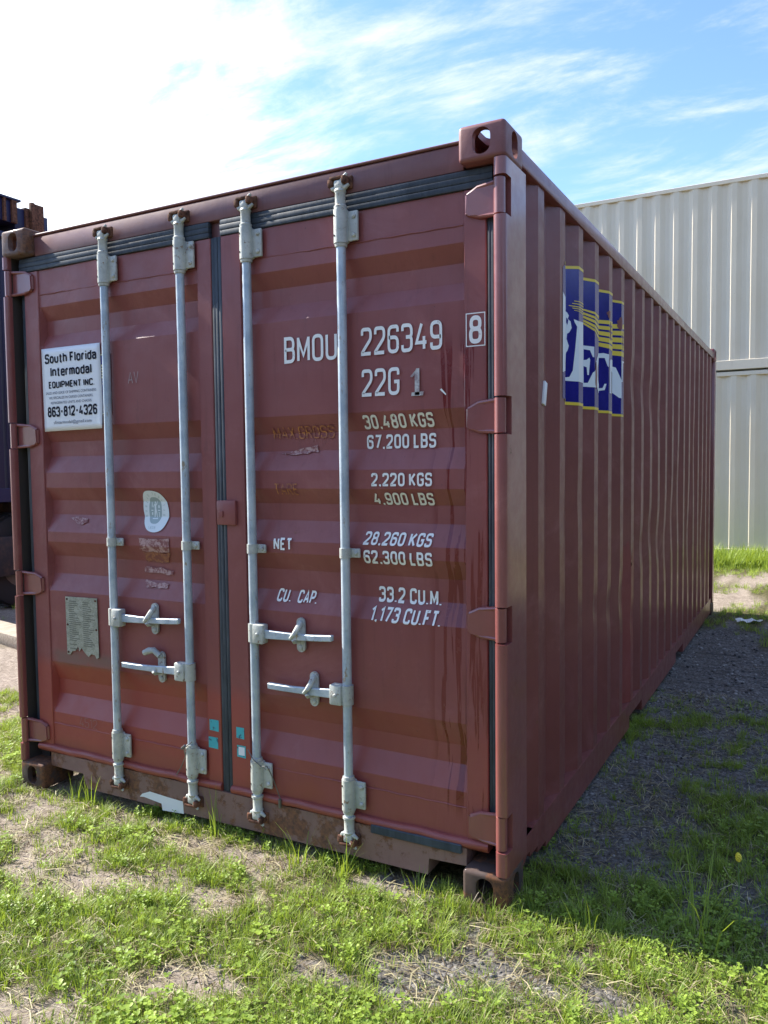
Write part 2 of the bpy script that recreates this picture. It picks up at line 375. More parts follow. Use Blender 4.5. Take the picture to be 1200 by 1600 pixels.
for sx in (-1, 1):
    for sy in (1, -1):
        for sz in (1, -1):
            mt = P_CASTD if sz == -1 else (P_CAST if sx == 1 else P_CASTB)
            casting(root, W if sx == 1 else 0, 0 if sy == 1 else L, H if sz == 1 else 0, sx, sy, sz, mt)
# corner posts
HZ = [2.356, 1.656, .966, .262]
def post(sx):
    m = MB(); X = (lambda x: x) if sx == 1 else (lambda x: (W-x)*(.62 if x > 2.38 else 1))
    def bx(x0, x1, y0, y1, z0, z1, bev=0): a, b = sorted((X(x0), X(x1))); m.box(a, b, y0, y1, z0, z1, bev)
    bx(2.414, W, .056, .204, .118, 2.473); bx(2.395, 2.414, .056, .062, .118, 2.473)
    zs = [.118]+sorted([z-.062 for z in HZ]+[z+.062 for z in HZ])+[2.473]
    for z0, z1 in zip(zs[::2], zs[1::2]):
        poly = [(2.414, .056), (2.393, .056), (2.393, .02)]
        for k in range(1, 6):
            t = math.radians(180+90*k/6); poly.append((2.411+.018*math.cos(t), .018+.018*math.sin(t)))
        poly += [(2.411, 0), (2.424, 0)]
        for k in range(1, 5):
            t = math.radians(270+90*k/5); poly.append((2.424+.014*math.cos(t), .014+.014*math.sin(t)))
        poly += [(W, .014), (W, .056)]
        m.prism([(X(a), b) for a, b in poly], z0, z1, 'z')
    return m.build('corner_post', P_POST, root, True, 40)
post(1); post(-1)
m = MB(); m.box(.026, .088, .098, .104, .118, 2.473); m.box(.0265, .0295, .03, .097, .118, 2.473); m.build('door_channel', Mat('dark_channel', (.045, .035, .032), .6), root)
for sx in (-1, 1):
    m = MB(); x0, x1 = (0, .09) if sx < 0 else (W-.09, W)
    m.box(x0, x1, L-.12, L-.002, .118, 2.473, .006); m.build('corner_post', P_POST, root)
# header, with a lip on top
m = MB(); m.box(.162, W-.162, .050, .12, 2.468, 2.556, .006, 2); m.box(.165, W-.165, .042, .16, 2.557, 2.566, .003, 1)
m.box(.09, W-.09, .075, .12, 2.40, 2.467); m.build('header', P_HEAD, root)
m = MB(); m.box(.162, W-.162, L-.1, L-.01, 2.47, 2.56, .004); m.box(.162, W-.162, L-.1, L-.01, .03, .16, .004); m.box(.09, W-.09, L-.08, L-.05, .16, 2.47); m.build('end_wall', P_SIDE, root)
# sill with forklift-side notches
m = MB(); poly = [(.40, .034), (2.125, .040), (2.130, .100), (2.274, .106), (2.274, .168), (.164, .168), (.164, .104), (.375, .100)]
m.prism(poly, .045, .16); m.build('door_sill', P_SILL, root)
m = MB(); m.box(.09, W-.09, .075, .12, .168, .20); m.box(.1, W-.1, .2, L-.2, .1, .14); m.build('floor', M_BLACK, root)
# roof
m = MB(); nR = 21
for k in range(nR):
    y0 = .2+k*(L-.4)/nR; y1 = y0+(L-.4)/nR*.62; m.box(.05, W-.05, y0, y1, 2.53, 2.548, .006, 1)
m.box(.03, W-.03, .12, L-.1, 2.52, 2.534); m.build('roof', P_SIDE, root)
# side walls -----------------------------------------------------
OUT, INN, PIT, Y0 = W-.012, W-.048, .2785, .379
def side_profile():
    pts = [(.19, INN), (Y0-.068, INN)]
    y = Y0
    while y+.14 < 5.95:
        pts += [(y, OUT), (y+.071, OUT), (y+.139, INN), (y+PIT-.068, INN)]; y += PIT
    pts = [p for p in pts if p[0] < 5.93]; pts.append((5.95, pts[-1][1])); return pts
SP = side_profile()
DENT = [(2.085, 1.95, .026, .05, .10), (2.364, 1.92, .022, .05, .09), (2.642, 1.89, .028, .05, .12), (2.92, 1.80, .016, .05, .12), (.85, .80, .008, .09, .06), (1.25, .82, .016, .05, .06), (1.528, .78, .022, .05, .08),
        (1.807, .80, .024, .05, .10), (2.364, 1.02, .024, .05, .10), (2.642, 1.08, .030, .05, .12), (2.92, 1.0, .030, .06, .13), (3.2, .95, .030, .06, .2), (3.48, 1.1, .026, .06, .2), (3.76, 1.3, .022, .06, .3), (4.31, .9, .026, .07, .3),
        (1.0, 1.35, .010, .10, .10), (4.6, 1.6, .016, .06, .3), (5.15, .8, .024, .07, .3), (2.085, .62, .014, .05, .08), (.70, 1.30, .006, .05, .10)]
def sx_at(y, z):
    x = np.interp(y, [a for a, b in SP], [b for a, b in SP])
    for dy, dz, d, sy, sz in DENT: x = x-.5*d*np.exp(-((y-dy)/sy)**2-((z-dz)/sz)**2)
    return x
ys = []
for (a, _), (b, _) in zip(SP, SP[1:]):
    k = 4; ys += list(np.linspace(a, b, k, endpoint=False))
ys.append(SP[-1][0]); ys = np.array(ys); zs = np.linspace(.135, 2.50, 64)
YY, ZZ = np.meshgrid(ys, zs, indexing='ij'); XX = sx_at(YY, ZZ)
idx = np.arange(YY.size).reshape(YY.shape)
fcs = np.stack([idx[:-1, :-1], idx[1:, :-1], idx[1:, 1:], idx[:-1, 1:]], -1).reshape(-1, 4)
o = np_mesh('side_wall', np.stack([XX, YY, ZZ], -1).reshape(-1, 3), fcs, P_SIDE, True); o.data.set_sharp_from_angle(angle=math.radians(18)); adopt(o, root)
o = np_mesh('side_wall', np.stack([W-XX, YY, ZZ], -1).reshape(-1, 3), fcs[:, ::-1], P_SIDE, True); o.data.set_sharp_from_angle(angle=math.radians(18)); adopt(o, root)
for sx in (1, -1):
    X = (lambda x: x) if sx == 1 else (lambda x: W-x)
    m = MB(); a, b = sorted((X(W-.06), X(W-.004))); m.box(a, b, .178, L-.178, 2.492, 2.552, .006, 2); m.build('top_rail', P_POST, root)
    a, b = sorted((X(W-.05), X(W-.0095))); m = MB()
    segs = [(.178, .27, .095), (.27, .36, .075), (.36, .46, .052), (.46, 2.02, .030), (2.02, 2.38, .095), (2.38, 3.68, .030), (3.68, 4.04, .095), (4.04, L-.178, .030)]
    for y0, y1, z0 in segs: m.box(a, b, y0, y1, z0, .168)
    m.build('bottom_rail', P_SIDE, root)
    # raised wavy weld flange where the sheet meets the rail
    # small gusset by the first corner
    m = MB(); a, b = sorted((X(W-.03), X(W-.006)))
    m.prism([(.178, .168), (.30, .168), (.24, .11), (.20, .085), (.178, .08)], a, b, 'x'); m.build('corner_gusset', P_SIDE, root)

# ---------------------------------------------------------------- doors
DO, DI = .056, .090       # outer and inner planes of the pressed sheet
KZ = [(.165, DO), (.362, DO), (.446, DI), (.514, DI), (.603, DO), (.937, DO), (1.015, DI), (1.097, DI), (1.165, DO), (1.211, DO), (1.290, DI), (1.355, DI),
      (1.414, DO), (1.483, DO), (1.557, DI), (1.624, DI), (1.690, DO), (2.047, DO), (2.112, DI), (2.178, DI), (2.238, DO), (2.404, DO)]
def dy_at(z): return float(np.interp(z, [a for a, b in KZ], [b for a, b in KZ]))
def make_door(x0, x1, px0, px1, hinge_left):
    zl = []
    for (a, _), (b, _) in zip(KZ, KZ[1:]): zl += list(np.linspace(a, b, 4, endpoint=False))
    zl.append(KZ[-1][0])
    xs = [px0-.001, px0+.004]+list(np.linspace(px0+.03, px1-.03, 14))+[px1-.004, px1+.001]
    V = []; F = []
    rr_ = random.Random(3)
    for i, x in enumerate(xs):
        for z in zl:
            d = dy_at(z)
            if i in (0, len(xs)-1): d = DO
            wob = .0014*math.sin(x*7+z*3)+.0010*math.sin(x*13-z*9)
            V.append((x, d+wob*(0 if i in (0, len(xs)-1) else 1), z))
    n = len(zl)
    for i in range(len(xs)-1):
        for j in range(n-1): F.append((i*n+j, (i+1)*n+j, (i+1)*n+j+1, i*n+j+1))
    d = mesh_obj('door', V, F, P_DOOR, root, True); d.data.set_sharp_from_angle(angle=math.radians(14))
    for (a, b) in ((x0, px0-.0015), (px1+.0015, x1)):
        m = MB(); m.box(a, b, .050, .095, .165, 2.404, .003, 1); adopt(m.build('door_stile', P_DOOR), d)
    for z in (2.294, .308):      # weld beads of the header and footer sheets
        m = MB(); m.tube([(px0+.002+k*(px1-px0-.004)/24, DO-.0005+.002*math.sin(k*1.3)*.3, z+.0012*math.sin(k*2.1)) for k in range(25)], .0026, 6)
        adopt(m.build('weld_bead', P_DOOR), d)
    # bulging bottom edge
    m = MB(); m.tube([(x0+k*(x1-x0)/30, .052+.0015*math.sin(k*1.7), .186+.002*math.sin(k*.9)) for k in range(31)], .017, 12); adopt(m.build('bottom_lip', P_DOOR), d)
    return d
DL = make_door(.084, 1.192, .179, 1.119, True); DR = make_door(1.244, 2.354, 1.342, 2.273, False)
# gaskets
def ribbed(x0, x1, z0, z1, y, vertical, parent):
    m = MB(); n = 3
    if vertical:
        for k in range(n):
            a = x0+(x1-x0)*k/n; m.box(a+.0002, a+(x1-x0)/n-.0002, y+(.0015 if k != 1 else 0), y+.022, z0, z1, .002, 2)
    else:
        for k in range(n):
            a = z0+(z1-z0)*k/n; m.box(x0, x1, y+(.0015 if k != 1 else 0), y+.022, a+.0002, a+(z1-z0)/n-.0002, .002, 2)
    o = m.build('gasket', M_GASK); adopt(o, parent)
ribbed(.060, 1.190, 2.405, 2.466, .044, False, DL); ribbed(1.246, 2.378, 2.405, 2.466, .044, False, DR)
ribbed(.050, .083, .20, 2.404, .062, True, DL); ribbed(2.355, 2.392, .20, 2.404, .056, True, DR)
ribbed(1.1935, 1.2425, .17, 2.404, .052, True, DR)
m = MB(); m.box(1.90, 2.26, .030, .046, .150, .182, .003, 1); adopt(m.build('sill_gasket', M_GASK), DR)
# hinges
def hinge(z, sx, parent):
    X = (lambda x: x) if sx == 1 else (lambda x: W-x); h = .052; XE = 2.398 if sx == 1 else 2.421
    m = MB()
    m.prism([(X(2.288), z-h+.020), (X(2.300), z-h+.010), (X(XE), z-h+.002), (X(XE), z+h), (X(2.330), z+h-.010), (X(2.292), z+h-.026)], .034, .052)
    # rolled welds round the blade
    m.tube([(X(2.292), .046, z+h-.026), (X(2.330), .040, z+h-.008), (X(XE), .036 if sx == 1 else .026, z+h)], .0075, 8)
    m.tube([(X(2.292), .046, z-h+.018), (X(2.335), .041, z-h+.004), (X(XE), .037 if sx == 1 else .027, z-h)], .0075, 8)
    m.tube([(X(2.289), .046, z-h+.018), (X(2.289), .046, z+h-.026)], .0065, 8)
    adopt(m.build('hinge', P_POST), parent)
    xp, yp, rp = (2.411, .022, .019) if sx == 1 else (.0165, .020, .0155)
    m = MB(); m.tube([(xp, yp, z-.058), (xp, yp, z-.056), (xp, yp, z+.056), (xp, yp, z+.058)], [rp*.8, rp, rp, rp*.8], 16)
    adopt(m.build('hinge_pin', P_POST), parent)
for z in HZ: hinge(z, 1, DR); hinge(z, -1, DL)
# overlap plate at the door joint
m = MB(); m.box(1.205, 1.300, .036, .052, 1.268, 1.366, .004, 2); m.box(1.222, 1.24, .030, .037, 1.30, 1.325, .002, 1); m.build('overlap_plate', P_DOOR, DR)

# ---------------------------------------------------------------- lock rods (each: rod > cams, brackets, clamp, hub, handle)
RX = [.624, 1.052, 1.388, 1.811]; RY = .028
def bolt(m, x, y, z, r=.0085, h=.008):
    m.tube([(x, y, z), (x, y-h*.6, z), (x, y-h, z)], [r, r, r*.55], 10)
def guide(rx, z0, z1, parent):
    m = MB(); 
    m.tube([(rx, RY, z0), (rx, RY, z1)], .0255, 20)
    m.box(rx-.026, rx+.026, RY, .049, z0+.002, z1-.002, .003, 1)
    m.box(rx+.018, rx+.066, .034, .046, z0+.006, z1-.006, .005, 2)
    m.box(rx-.036, rx-.02, .038, .048, z0+.004, z1-.004, .003, 1)
    m.tube([(rx, RY, z0-.012), (rx, RY, z0-.001)], [.0215, .0235], 18); m.tube([(rx, RY, z1+.001), (rx, RY, z1+.012)], [.0235, .0215], 18)
    for z in (z0+.026, z1-.026): bolt(m, rx+.051, .034, z)
    o = m.build('guide_bracket', M_ZINC); adopt(o, parent)
    for z in (z0+.026, z1-.022):
        m = MB(); m.tube([(rx-.0145, RY-.0208, z), (rx-.016, RY-.0222, z)], .0035, 8); adopt(m.build('bolt_hole', M_BLACK), parent)  # solid black disc, the hole's shade painted on
def cam_end(rx, z, up, parent):
    s = 1 if up else -1
    m = MB()
    m.tube([(rx, RY, z-s*.070), (rx, RY, z-s*.062), (rx, RY, z-s*.058), (rx, RY, z-s*.016), (rx, RY, z-s*.010), (rx, RY, z-s*.002)], [.0235, .024, .0195, .0190, .0225, .019], 16)
    m.box(rx-.019, rx+.019, RY-.016, RY+.014, min(z-s*.004, z+s*.028), max(z-s*.004, z+s*.028), .006, 2)
    m.tube([(rx-.010, RY, z-s*.004), (rx-.026, RY-.006, z+s*.001), (rx-.037, RY-.003, z+s*.012)], [.010, .008, .005], 8)
    m.tube([(rx+.010, RY, z-s*.004), (rx+.026, RY-.006, z+s*.001), (rx+.038, RY-.003, z+s*.010)], [.010, .008, .005], 8)
    m.tube([(rx+.006, RY-.004, z+s*.02), (rx+.022, RY-.012, z+s*.032), (rx+.034, RY-.010, z+s*.046)], [.009, .009, .005], 8)
    adopt(m.build('cam', M_ZINC), parent)
    m = MB()
    m.box(rx-.046, rx-.022, .012, .052, min(z+s*.006, z+s*.036), max(z+s*.006, z+s*.036), .006, 2)
    m.box(rx+.014, rx+.034, .006, .052, min(z+s*.012, z+s*.040), max(z+s*.012, z+s*.040), .006, 2)
    m.box(rx-.05, rx+.042, .038, .051, min(z+s*.0, z+s*.046), max(z+s*.0, z+s*.046), .005, 2)
    m.box(rx-.036, rx+.02, .010, .030, min(z+s*.030, z+s*.042), max(z+s*.030, z+s*.042), .004, 2)
    m.build('cam_keeper', M_RUST, root)
def handle_set(rx, z, s, length, catch, dz, parent, loose=False):
    """s=+1 handle points right"""
    hx = rx+s*.036
    m = MB(); a, b = sorted((rx+s*.012, rx+s*.062)); m.box(a, b, RY-.030, RY+.010, z-.038, z+.038, .006, 2); bolt(m, rx+s*.036, RY-.030, z, .007, .006)
    m.tube([(rx, RY, z-.036), (rx, RY, z+.036)], .0235, 16)
    adopt(m.build('handle_hub', M_ZINC), parent)
    m = MB(); n = 12; tip = length
    prof = []
    V = []
    for k in range(n+1):
        t = k/n; x = rx+s*(.052+(tip-.052)*t); zz = z+dz*t-.004*math.sin(t*3)
        hh = .0175-.006*min(1, t*1.6) if t < .6 else .0115-.001*(t-.6); th = .007+.004*min(1, max(0, (t-.5)*4))
        V.append([(x, RY-.010-th, zz-hh), (x, RY-.010-th, zz+hh), (x, RY-.010+th, zz+hh), (x, RY-.010+th, zz-hh)])
    rings = [[m.bm.verts.new(p) for p in r] for r in V]
    for r0, r1 in zip(rings, rings[1:]):
        for k in range(4): m.bm.faces.new((r0[k], r0[(k+1) % 4], r1[(k+1) % 4], r1[k]))
    m.bm.faces.new(rings[0][::-1]); m.bm.faces.new(rings[-1])
    bmesh.ops.bevel(m.bm, geom=[e for e in m.bm.edges], offset=.0025, segments=1, affect='EDGES')
    adopt(m.build('handle', M_GALV), parent)
    # catch plate riveted to the door
    cxx = catch; zc = z+dz*.45
    m = MB(); poly = []
    for k in range(10): t = math.pi*k/9; poly.append((cxx+.0185*math.cos(t), zc+.048+.0185*math.sin(t)))
    for k in range(10): t = math.pi+math.pi*k/9; poly.append((cxx+.0185*math.cos(t), zc-.048+.0185*math.sin(t)))
    m.prism(poly, .042, .051); bolt(m, cxx, .042, zc+.048, .010, .008); bolt(m, cxx, .042, zc-.048, .010, .008)
    m.tube([(cxx-.006, .040, zc-.022), (cxx-.01, .014, zc-.022), (cxx-.008, -.0, zc-.012)], [.009, .009, .006], 8)
    if loose:
        m.tube([(cxx, .034, zc+.05), (cxx-.03, .030, zc+.072), (cxx-.055, .026, zc+.068), (cxx-.078, .024, zc+.058)], [.012, .013, .015, .013], 10)
    else:
        m.tube([(cxx+.004, .036, zc+.046), (cxx+.004, .012, zc+.026), (cxx-.004, .0, zc+.008), (cxx-.020, .002, zc-.008)], [.012, .011, .009, .007], 8)
    m.build('handle_catch', M_ZINC, root)
for i, rx in enumerate(RX):
    m = MB(); n = 14
    m.tube([(rx, RY, .13+k*(2.46-.13)/n) for k in range(n+1)], .0172, 18)
    rod = m.build('lock_rod', M_GALV, root)
    guide(rx, 2.290, 2.408, rod); guide(rx, .222, .338, rod)
    cam_end(rx, 2.482, True, rod); cam_end(rx, .128, False, rod)
    m = MB(); m.tube([(rx, RY, 1.162), (rx, RY, 1.198)], .0215, 18); m.box(rx+.006, rx+.056, .036, .046, 1.163, 1.197, .004, 2); bolt(m, rx+.042, .036, 1.18, .0075, .007)
    m.box(rx-.027, rx-.014, .03, .05, 1.164, 1.196, .003, 1); adopt(m.build('rod_clamp', M_ZINC), rod)
    if i == 0: handle_set(rx, .852, 1, .385, .848, .012, rod)
    if i == 1: handle_set(rx, .655, -1, .372, .880, -.006, rod, True)
    if i == 2: handle_set(rx, .850, 1, .368, 1.598, .012, rod)
    if i == 3: handle_set(rx, .655, -1, .350, 1.655, -.004, rod)

# ---------------------------------------------------------------- decals and lettering
def decal(name, polys, mat, parent, kind='door', off=.0012, label=None, thick=True):
    """polys: list of (list of 2D points[, layer]) in (x,z) on the door or (y,z) on the side; pressed onto the sheet"""
    bm = bmesh.new()
    lay = {}
    for pi, pl in enumerate(polys):
        vs = [bm.verts.new((a, 0, b)) for a, b in pl]
        try: bm.faces.new(vs)
        except ValueError: pass
    bm.normal_update()
    bmesh.ops.triangulate(bm, faces=[f for f in bm.faces if len(f.verts) > 4])
    if kind == 'door':
        for z, _ in KZ: bmesh.ops.bisect_plane(bm, geom=bm.verts[:]+bm.edges[:]+bm.faces[:], plane_co=(0, 0, z), plane_no=(0, 0, 1))
        f = lambda a, z: (a, dy_at(z)-off-.0042, z)
    elif kind == 'flat':
        f = lambda a, z: (a, .050-off, z)
    elif kind == 'side':
        for y, _ in SP:
            if .5 < y < 2.2: bmesh.ops.bisect_plane(bm, geom=bm.verts[:]+bm.edges[:]+bm.faces[:], plane_co=(y, 0, 0), plane_no=(1, 0, 0))
        for z in np.arange(1.7, 2.35, .06): bmesh.ops.bisect_plane(bm, geom=bm.verts[:]+bm.edges[:]+bm.faces[:], plane_co=(0, 0, z), plane_no=(0, 0, 1))
        f = lambda a, z: (float(sx_at(a, z))+off, a, z)
    elif callable(kind): f = lambda a, z: kind(a, z, off)
    for v in bm.verts: v.co = Vector(f(v.co.x, v.co.z))
    me = bpy.data.meshes.new(name); bm.to_mesh(me); bm.free(); me.materials.append(mat.m if isinstance(mat, Mat) else mat)
    o = bpy.data.objects.new(name, me); C.objects.link(o); adopt(o, parent)
    if label: o['label'] = label
    return o
# stroke font ----------------------------------------------------
def rnd(pts, r, closed=False):
    out = []; n = len(pts)
    for i, p in enumerate(pts):
        rr = p[2] if len(p) > 2 else 0
        P = Vector(p[:2])
        if rr == 0 or (not closed and i in (0, n-1)): out.append(P); continue
        A = Vector(pts[(i-1) % n][:2]); B = Vector(pts[(i+1) % n][:2])
        d1 = (A-P); d2 = (B-P); k = min(r*rr, d1.length*.5, d2.length*.5)
        a = P+d1.normalized()*k; b = P+d2.normalized()*k
        for t in (0, .2, .4, .6, .8, 1): out.append(a*(1-t)**2+P*2*t*(1-t)+b*t*t)
    return out
g = .46
RR = 1
GL = {
 '0': (g, [([(0, 0, 1), (0, 1, 1), (g, 1, 1), (g, 0, 1)], True)]), 'O': (g, [([(0, 0, 1), (0, 1, 1), (g, 1, 1), (g, 0, 1)], True)]),
 '1': (.22, [([(0, .80), (.2, 1), (.2, 0)], False)]),
 '2': (g, [([(0, .76), (0, 1, 1), (g, 1, 1), (g, .60, .6), (0, .06), (0, 0), (g, 0)], False)]),
 '3': (g, [([(0, .78), (0, 1, 1), (g, 1, 1), (g, .53, .8), (.18, .53)], False), ([(.18, .53), (g, .53, .8), (g, 0, 1), (0, 0, 1), (0, .22)], False)]),
 '4': (.5, [([(.26, 1), (0, .26), (.5, .26)], False), ([(.38, .50), (.38, 0)], False)]),
 '5': (g, [([(g, 1), (0, 1), (0, .55), (g, .58, .9), (g, 0, 1), (0, 0, 1), (0, .2)], False)]),
 '6': (g, [([(g, .78), (g, 1, 1), (0, 1, 1), (0, 0, 1), (g, 0, 1), (g, .57, 1), (0, .57)], False)]),
 '7': (g, [([(0, 1), (g, 1), (.16, 0)], False)]),
 '8': (g, [([(0.02, .53, .9), (0.02, 1, 1), (g-.02, 1, 1), (g-.02, .53, .9)], True), ([(0, .53, .9), (0, 0, 1), (g, 0, 1), (g, .53, .9)], True)]),
 '9': (g, [([(0, .22), (0, 0, 1), (g, 0, 1), (g, 1, 1), (0, 1, 1), (0, .43, 1), (g, .43)], False)]),
 'A': (.5, [([(0, 0), (.25, 1), (.5, 0)], False), ([(.09, .30), (.41, .30)], False)]),
 'B': (g, [([(0, .52), (0, 1), (g-.02, 1, 1), (g-.02, .52, .8), (0, .52)], False), ([(0, .52), (g, .52, .8), (g, 0, 1), (0, 0), (0, .52)], False)]),
 'C': (g, [([(g, .76), (g, 1, 1), (0, 1, 1), (0, 0, 1), (g, 0, 1), (g, .24)], False)]),
 'E': (.38, [([(.38, 1), (0, 1), (0, 0), (.38, 0)], False), ([(0, .52), (.32, .52)], False)]),
 'F': (.38, [([(.38, 1), (0, 1), (0, 0)], False), ([(0, .50), (.32, .50)], False)]),
 'G': (g, [([(g, .76), (g, 1, 1), (0, 1, 1), (0, 0, 1), (g, 0, 1), (g, .48), (.25, .48)], False)]),
 'K': (g, [([(0, 0), (0, 1)], False), ([(g, 1), (0, .38)], False), ([(.13, .55), (g, 0)], False)]),
 'L': (.36, [([(0, 1), (0, 0), (.36, 0)], False)]),
 'M': (.56, [([(0, 0), (0, 1)], False), ([(.56, 1), (.56, 0)], False), ([(0, .97), (.28, .22), (.56, .97)], False)]),
 'N': (g, [([(0, 0), (0, 1)], False), ([(g, 0), (g, 1)], False), ([(0, .97), (g, .03)], False)]),
 'P': (g, [([(0, 0), (0, 1), (g, 1, 1), (g, .45, 1), (0, .45)], False)]),
 'R': (g, [([(0, 0), (0, 1), (g, 1, 1), (g, .50, .9), (0, .50)], False), ([(.2, .50), (g, 0)], False)]),
 'S': (g, [([(g, .78), (g, 1, 1), (0, 1, 1), (0, .53, .9), (g, .53, .9), (g, 0, 1), (0, 0, 1), (0, .22)], False)]),
 'T': (.44, [([(0, 1), (.44, 1)], False), ([(.22, 1), (.22, 0)], False)]),
 'U': (g, [([(0, 1), (0, 0, 1), (g, 0, 1), (g, 1)], False)]),
 'V': (.46, [([(0, 1), (.23, 0), (.46, 1)], False)]), 'I': (.0, [([(0, 0), (0, 1)], False)]),
 'X': (g, [([(0, 0), (g, 1)], False), ([(0, 1), (g, 0)], False)]),
 '.': (.04, [([(0, -.03), (.0, .06)], False)]), ',': (.06, [([(.03, .07), (.03, -.02), (0, -.10)], False)]), '-': (.25, [([(0, .5), (.25, .5)], False)]),
}
GL.update({
 'o': (.40, [([(0, 0, 1), (0, .72, 1), (.4, .72, 1), (.4, 0, 1)], True)]), 'u': (.40, [([(0, .72), (0, 0, 1), (.4, 0, 1), (.4, .72)], False)]),
 't': (.28, [([(.12, .94), (.12, 0, .6), (.28, 0)], False), ([(0, .70), (.28, .70)], False)]), 'h': (.40, [([(0, 0), (0, 1)], False), ([(0, .45), (0, .72, 1), (.4, .72, 1), (.4, 0)], False)]),
 'l': (0, [([(0, 0), (0, 1)], False)]), 'r': (.26, [([(0, 0), (0, .72)], False), ([(0, .42), (.02, .72, .8), (.26, .71)], False)]),
 'i': (0, [([(0, 0), (0, .72)], False), ([(0, .90), (0, 1.02)], False)]), 'd': (.40, [([(0, 0, 1), (0, .72, 1), (.4, .72, 1), (.4, 0, 1)], True), ([(.4, 0), (.4, 1)], False)]),
 'a': (.38, [([(0, .56), (0, .72, .9), (.38, .72, 1), (.38, 0)], False), ([(.38, .42), (0, .42, .9), (0, 0, .9), (.38, .03)], False)]),
 'n': (.40, [([(0, 0), (0, .72)], False), ([(0, .45), (0, .72, 1), (.4, .72, 1), (.4, 0)], False)]),
 'e': (.40, [([(0.02, .37), (.4, .37), (.4, .72, 1), (0, .72, 1), (0, 0, 1), (.4, 0, 1), (.4, .16)], False)]),
 'm': (.62, [([(0, 0), (0, .72)], False), ([(0, .45), (0, .72, 1), (.31, .72, 1), (.31, 0)], False), ([(.31, .45), (.31, .72, 1), (.62, .72, 1), (.62, 0)], False)]),
 'Q': (g, [([(0, 0, 1), (0, 1, 1), (g, 1, 1), (g, 0, 1)], True), ([(.26, .2), (g+.04, -.06)], False)])})
def ribbon(pts, closed, w):
    n = len(pts); q_ = []
    for i in range(n):
        a = pts[i-1] if (i > 0 or closed) else None; b = pts[(i+1) % n] if (i < n-1 or closed) else None; p = pts[i]
        d1 = (p-a).normalized() if a is not None and (p-a).length > 1e-7 else None
        d2 = (b-p).normalized() if b is not None and (b-p).length > 1e-7 else None
        if d1 is None: d1 = d2
        if d2 is None: d2 = d1
        n1_ = Vector((-d1.y, d1.x)); n2_ = Vector((-d2.y, d2.x)); mm = (n1_+n2_)
        mm = mm.normalized() if mm.length > 1e-6 else n1_
        k = min(1/max(.35, mm.dot(n1_)), 1.6)
        e = Vector((0, 0))
        if not closed and i == 0: e = -d2*w*.0
        q_.append((p+mm*w*k/2+e, p-mm*w*k/2+e))
    out = []
    for i in range(n if closed else n-1):
        a, b = q_[i], q_[(i+1) % n]
        out.append([a[0], b[0], b[1], a[1]])
    return out
def text(s, x0, z0, x1, z1, wt=.13, mat=None, parent=None, kind='door', shear=0.0, label=None, gapk=.22):
    """fits the string in the box x0..x1 (left..right), z0..z1 (baseline..cap)"""
    glyphs = []; cur = 0
    for ch in s:
        if ch == ' ': cur += .30; continue
        w_, st = GL[ch]; glyphs.append((cur+wt/2, st)); cur += w_+wt+gapk*.55
    tot = cur-gapk*.55; sx_ = (x1-x0)/tot; h = z1-z0
    by_layer = {}
    for ox, st in glyphs:
        for li, (pts, closed) in enumerate(st):
            pts = [(p[0]+ox, wt/2+p[1]*(1-wt), *(p[2:])) for p in pts]
            P = rnd(pts, .20, closed)
            if closed: P = [p for i, p in enumerate(P) if (p-P[i-1]).length > 1e-5]
            for quad in ribbon(P, closed, wt):
                # keep stroke weight even when the box squeezes the string
                by_layer.setdefault(li, []).append([(x0+p.x*sx_+shear*p.y*h, z0+p.y*h) for p in quad])
    o = None
    obs = []
    for li, pl in by_layer.items():
        obs.append(decal('lettering', pl, mat, parent, kind, .0012+.0003*li, label))
    if len(obs) > 1:      # one object per line of text
        bm = bmesh.new()
        for k in obs: bm.from_mesh(k.data)
        bm.to_mesh(obs[0].data); bm.free()
        for k in obs[1:]: bpy.data.objects.remove(k)
    return obs[0]
def cv(x, z, y0, y1):      # same sight line, other depth plane (used to turn readings on one plane into the sheet's own)
    k = (y1-y0)/(2.462+y0); return x+(x-3.32)*k, z+(z-1.493)*k
def tx(s, xl, zb, xr, zt, **k):
    dm = dy_at((zb+zt)/2); a = cv(xl, zb, .03, dm); b = cv(xr, zt, .03, dm); return text(s, a[0], a[1], b[0], b[1], **k)
tx('BMOU', 1.558, 1.882, 1.790, 1.980, mat=M_WHITE, parent=DR, label='white letters reading BMOU')
tx('226349', 1.890, 1.886, 2.205, 1.984, mat=M_WHITE, parent=DR, label='white digits reading 226349')
tx('22G', 1.891, 1.742, 2.042, 1.838, mat=M_WHITE, parent=DR, label='white code 22G')
tx('30,480 KGS', 1.898, 1.627, 2.172, 1.676, wt=.175, mat=M_CREAM, parent=DR, label='cream text reading 30,480 KGS')
tx('67,200 LBS', 1.910, 1.556, 2.180, 1.606, wt=.175, mat=M_WHITE, parent=DR, label='white text reading 67,200 LBS')
tx('2,220 KGS', 1.925, 1.424, 2.163, 1.471, wt=.175, mat=M_WHITE, parent=DR, label='white text reading 2,220 KGS')
tx('4,900 LBS', 1.934, 1.358, 2.170, 1.402, wt=.175, mat=M_CREAM, parent=DR, label='cream text reading 4,900 LBS')
tx('28,260 KGS', 1.893, 1.215, 2.160, 1.262, wt=.175, mat=M_WHITE, parent=DR, shear=.15, label='white text reading 28,260 KGS')
tx('62,300 LBS', 1.889, 1.146, 2.160, 1.195, wt=.175, mat=M_WHITE, parent=DR, label='white text reading 62,300 LBS')
tx('33.2 CU.M.', 1.952, 1.013, 2.198, 1.068, wt=.175, mat=M_WHITE, parent=DR, label='white text reading 33.2 CU.M.')
tx('1,173 CU.FT.', 1.916, .941, 2.195, .994, wt=.175, mat=M_WHITE, parent=DR, shear=.12, label='white text reading 1,173 CU.FT.')
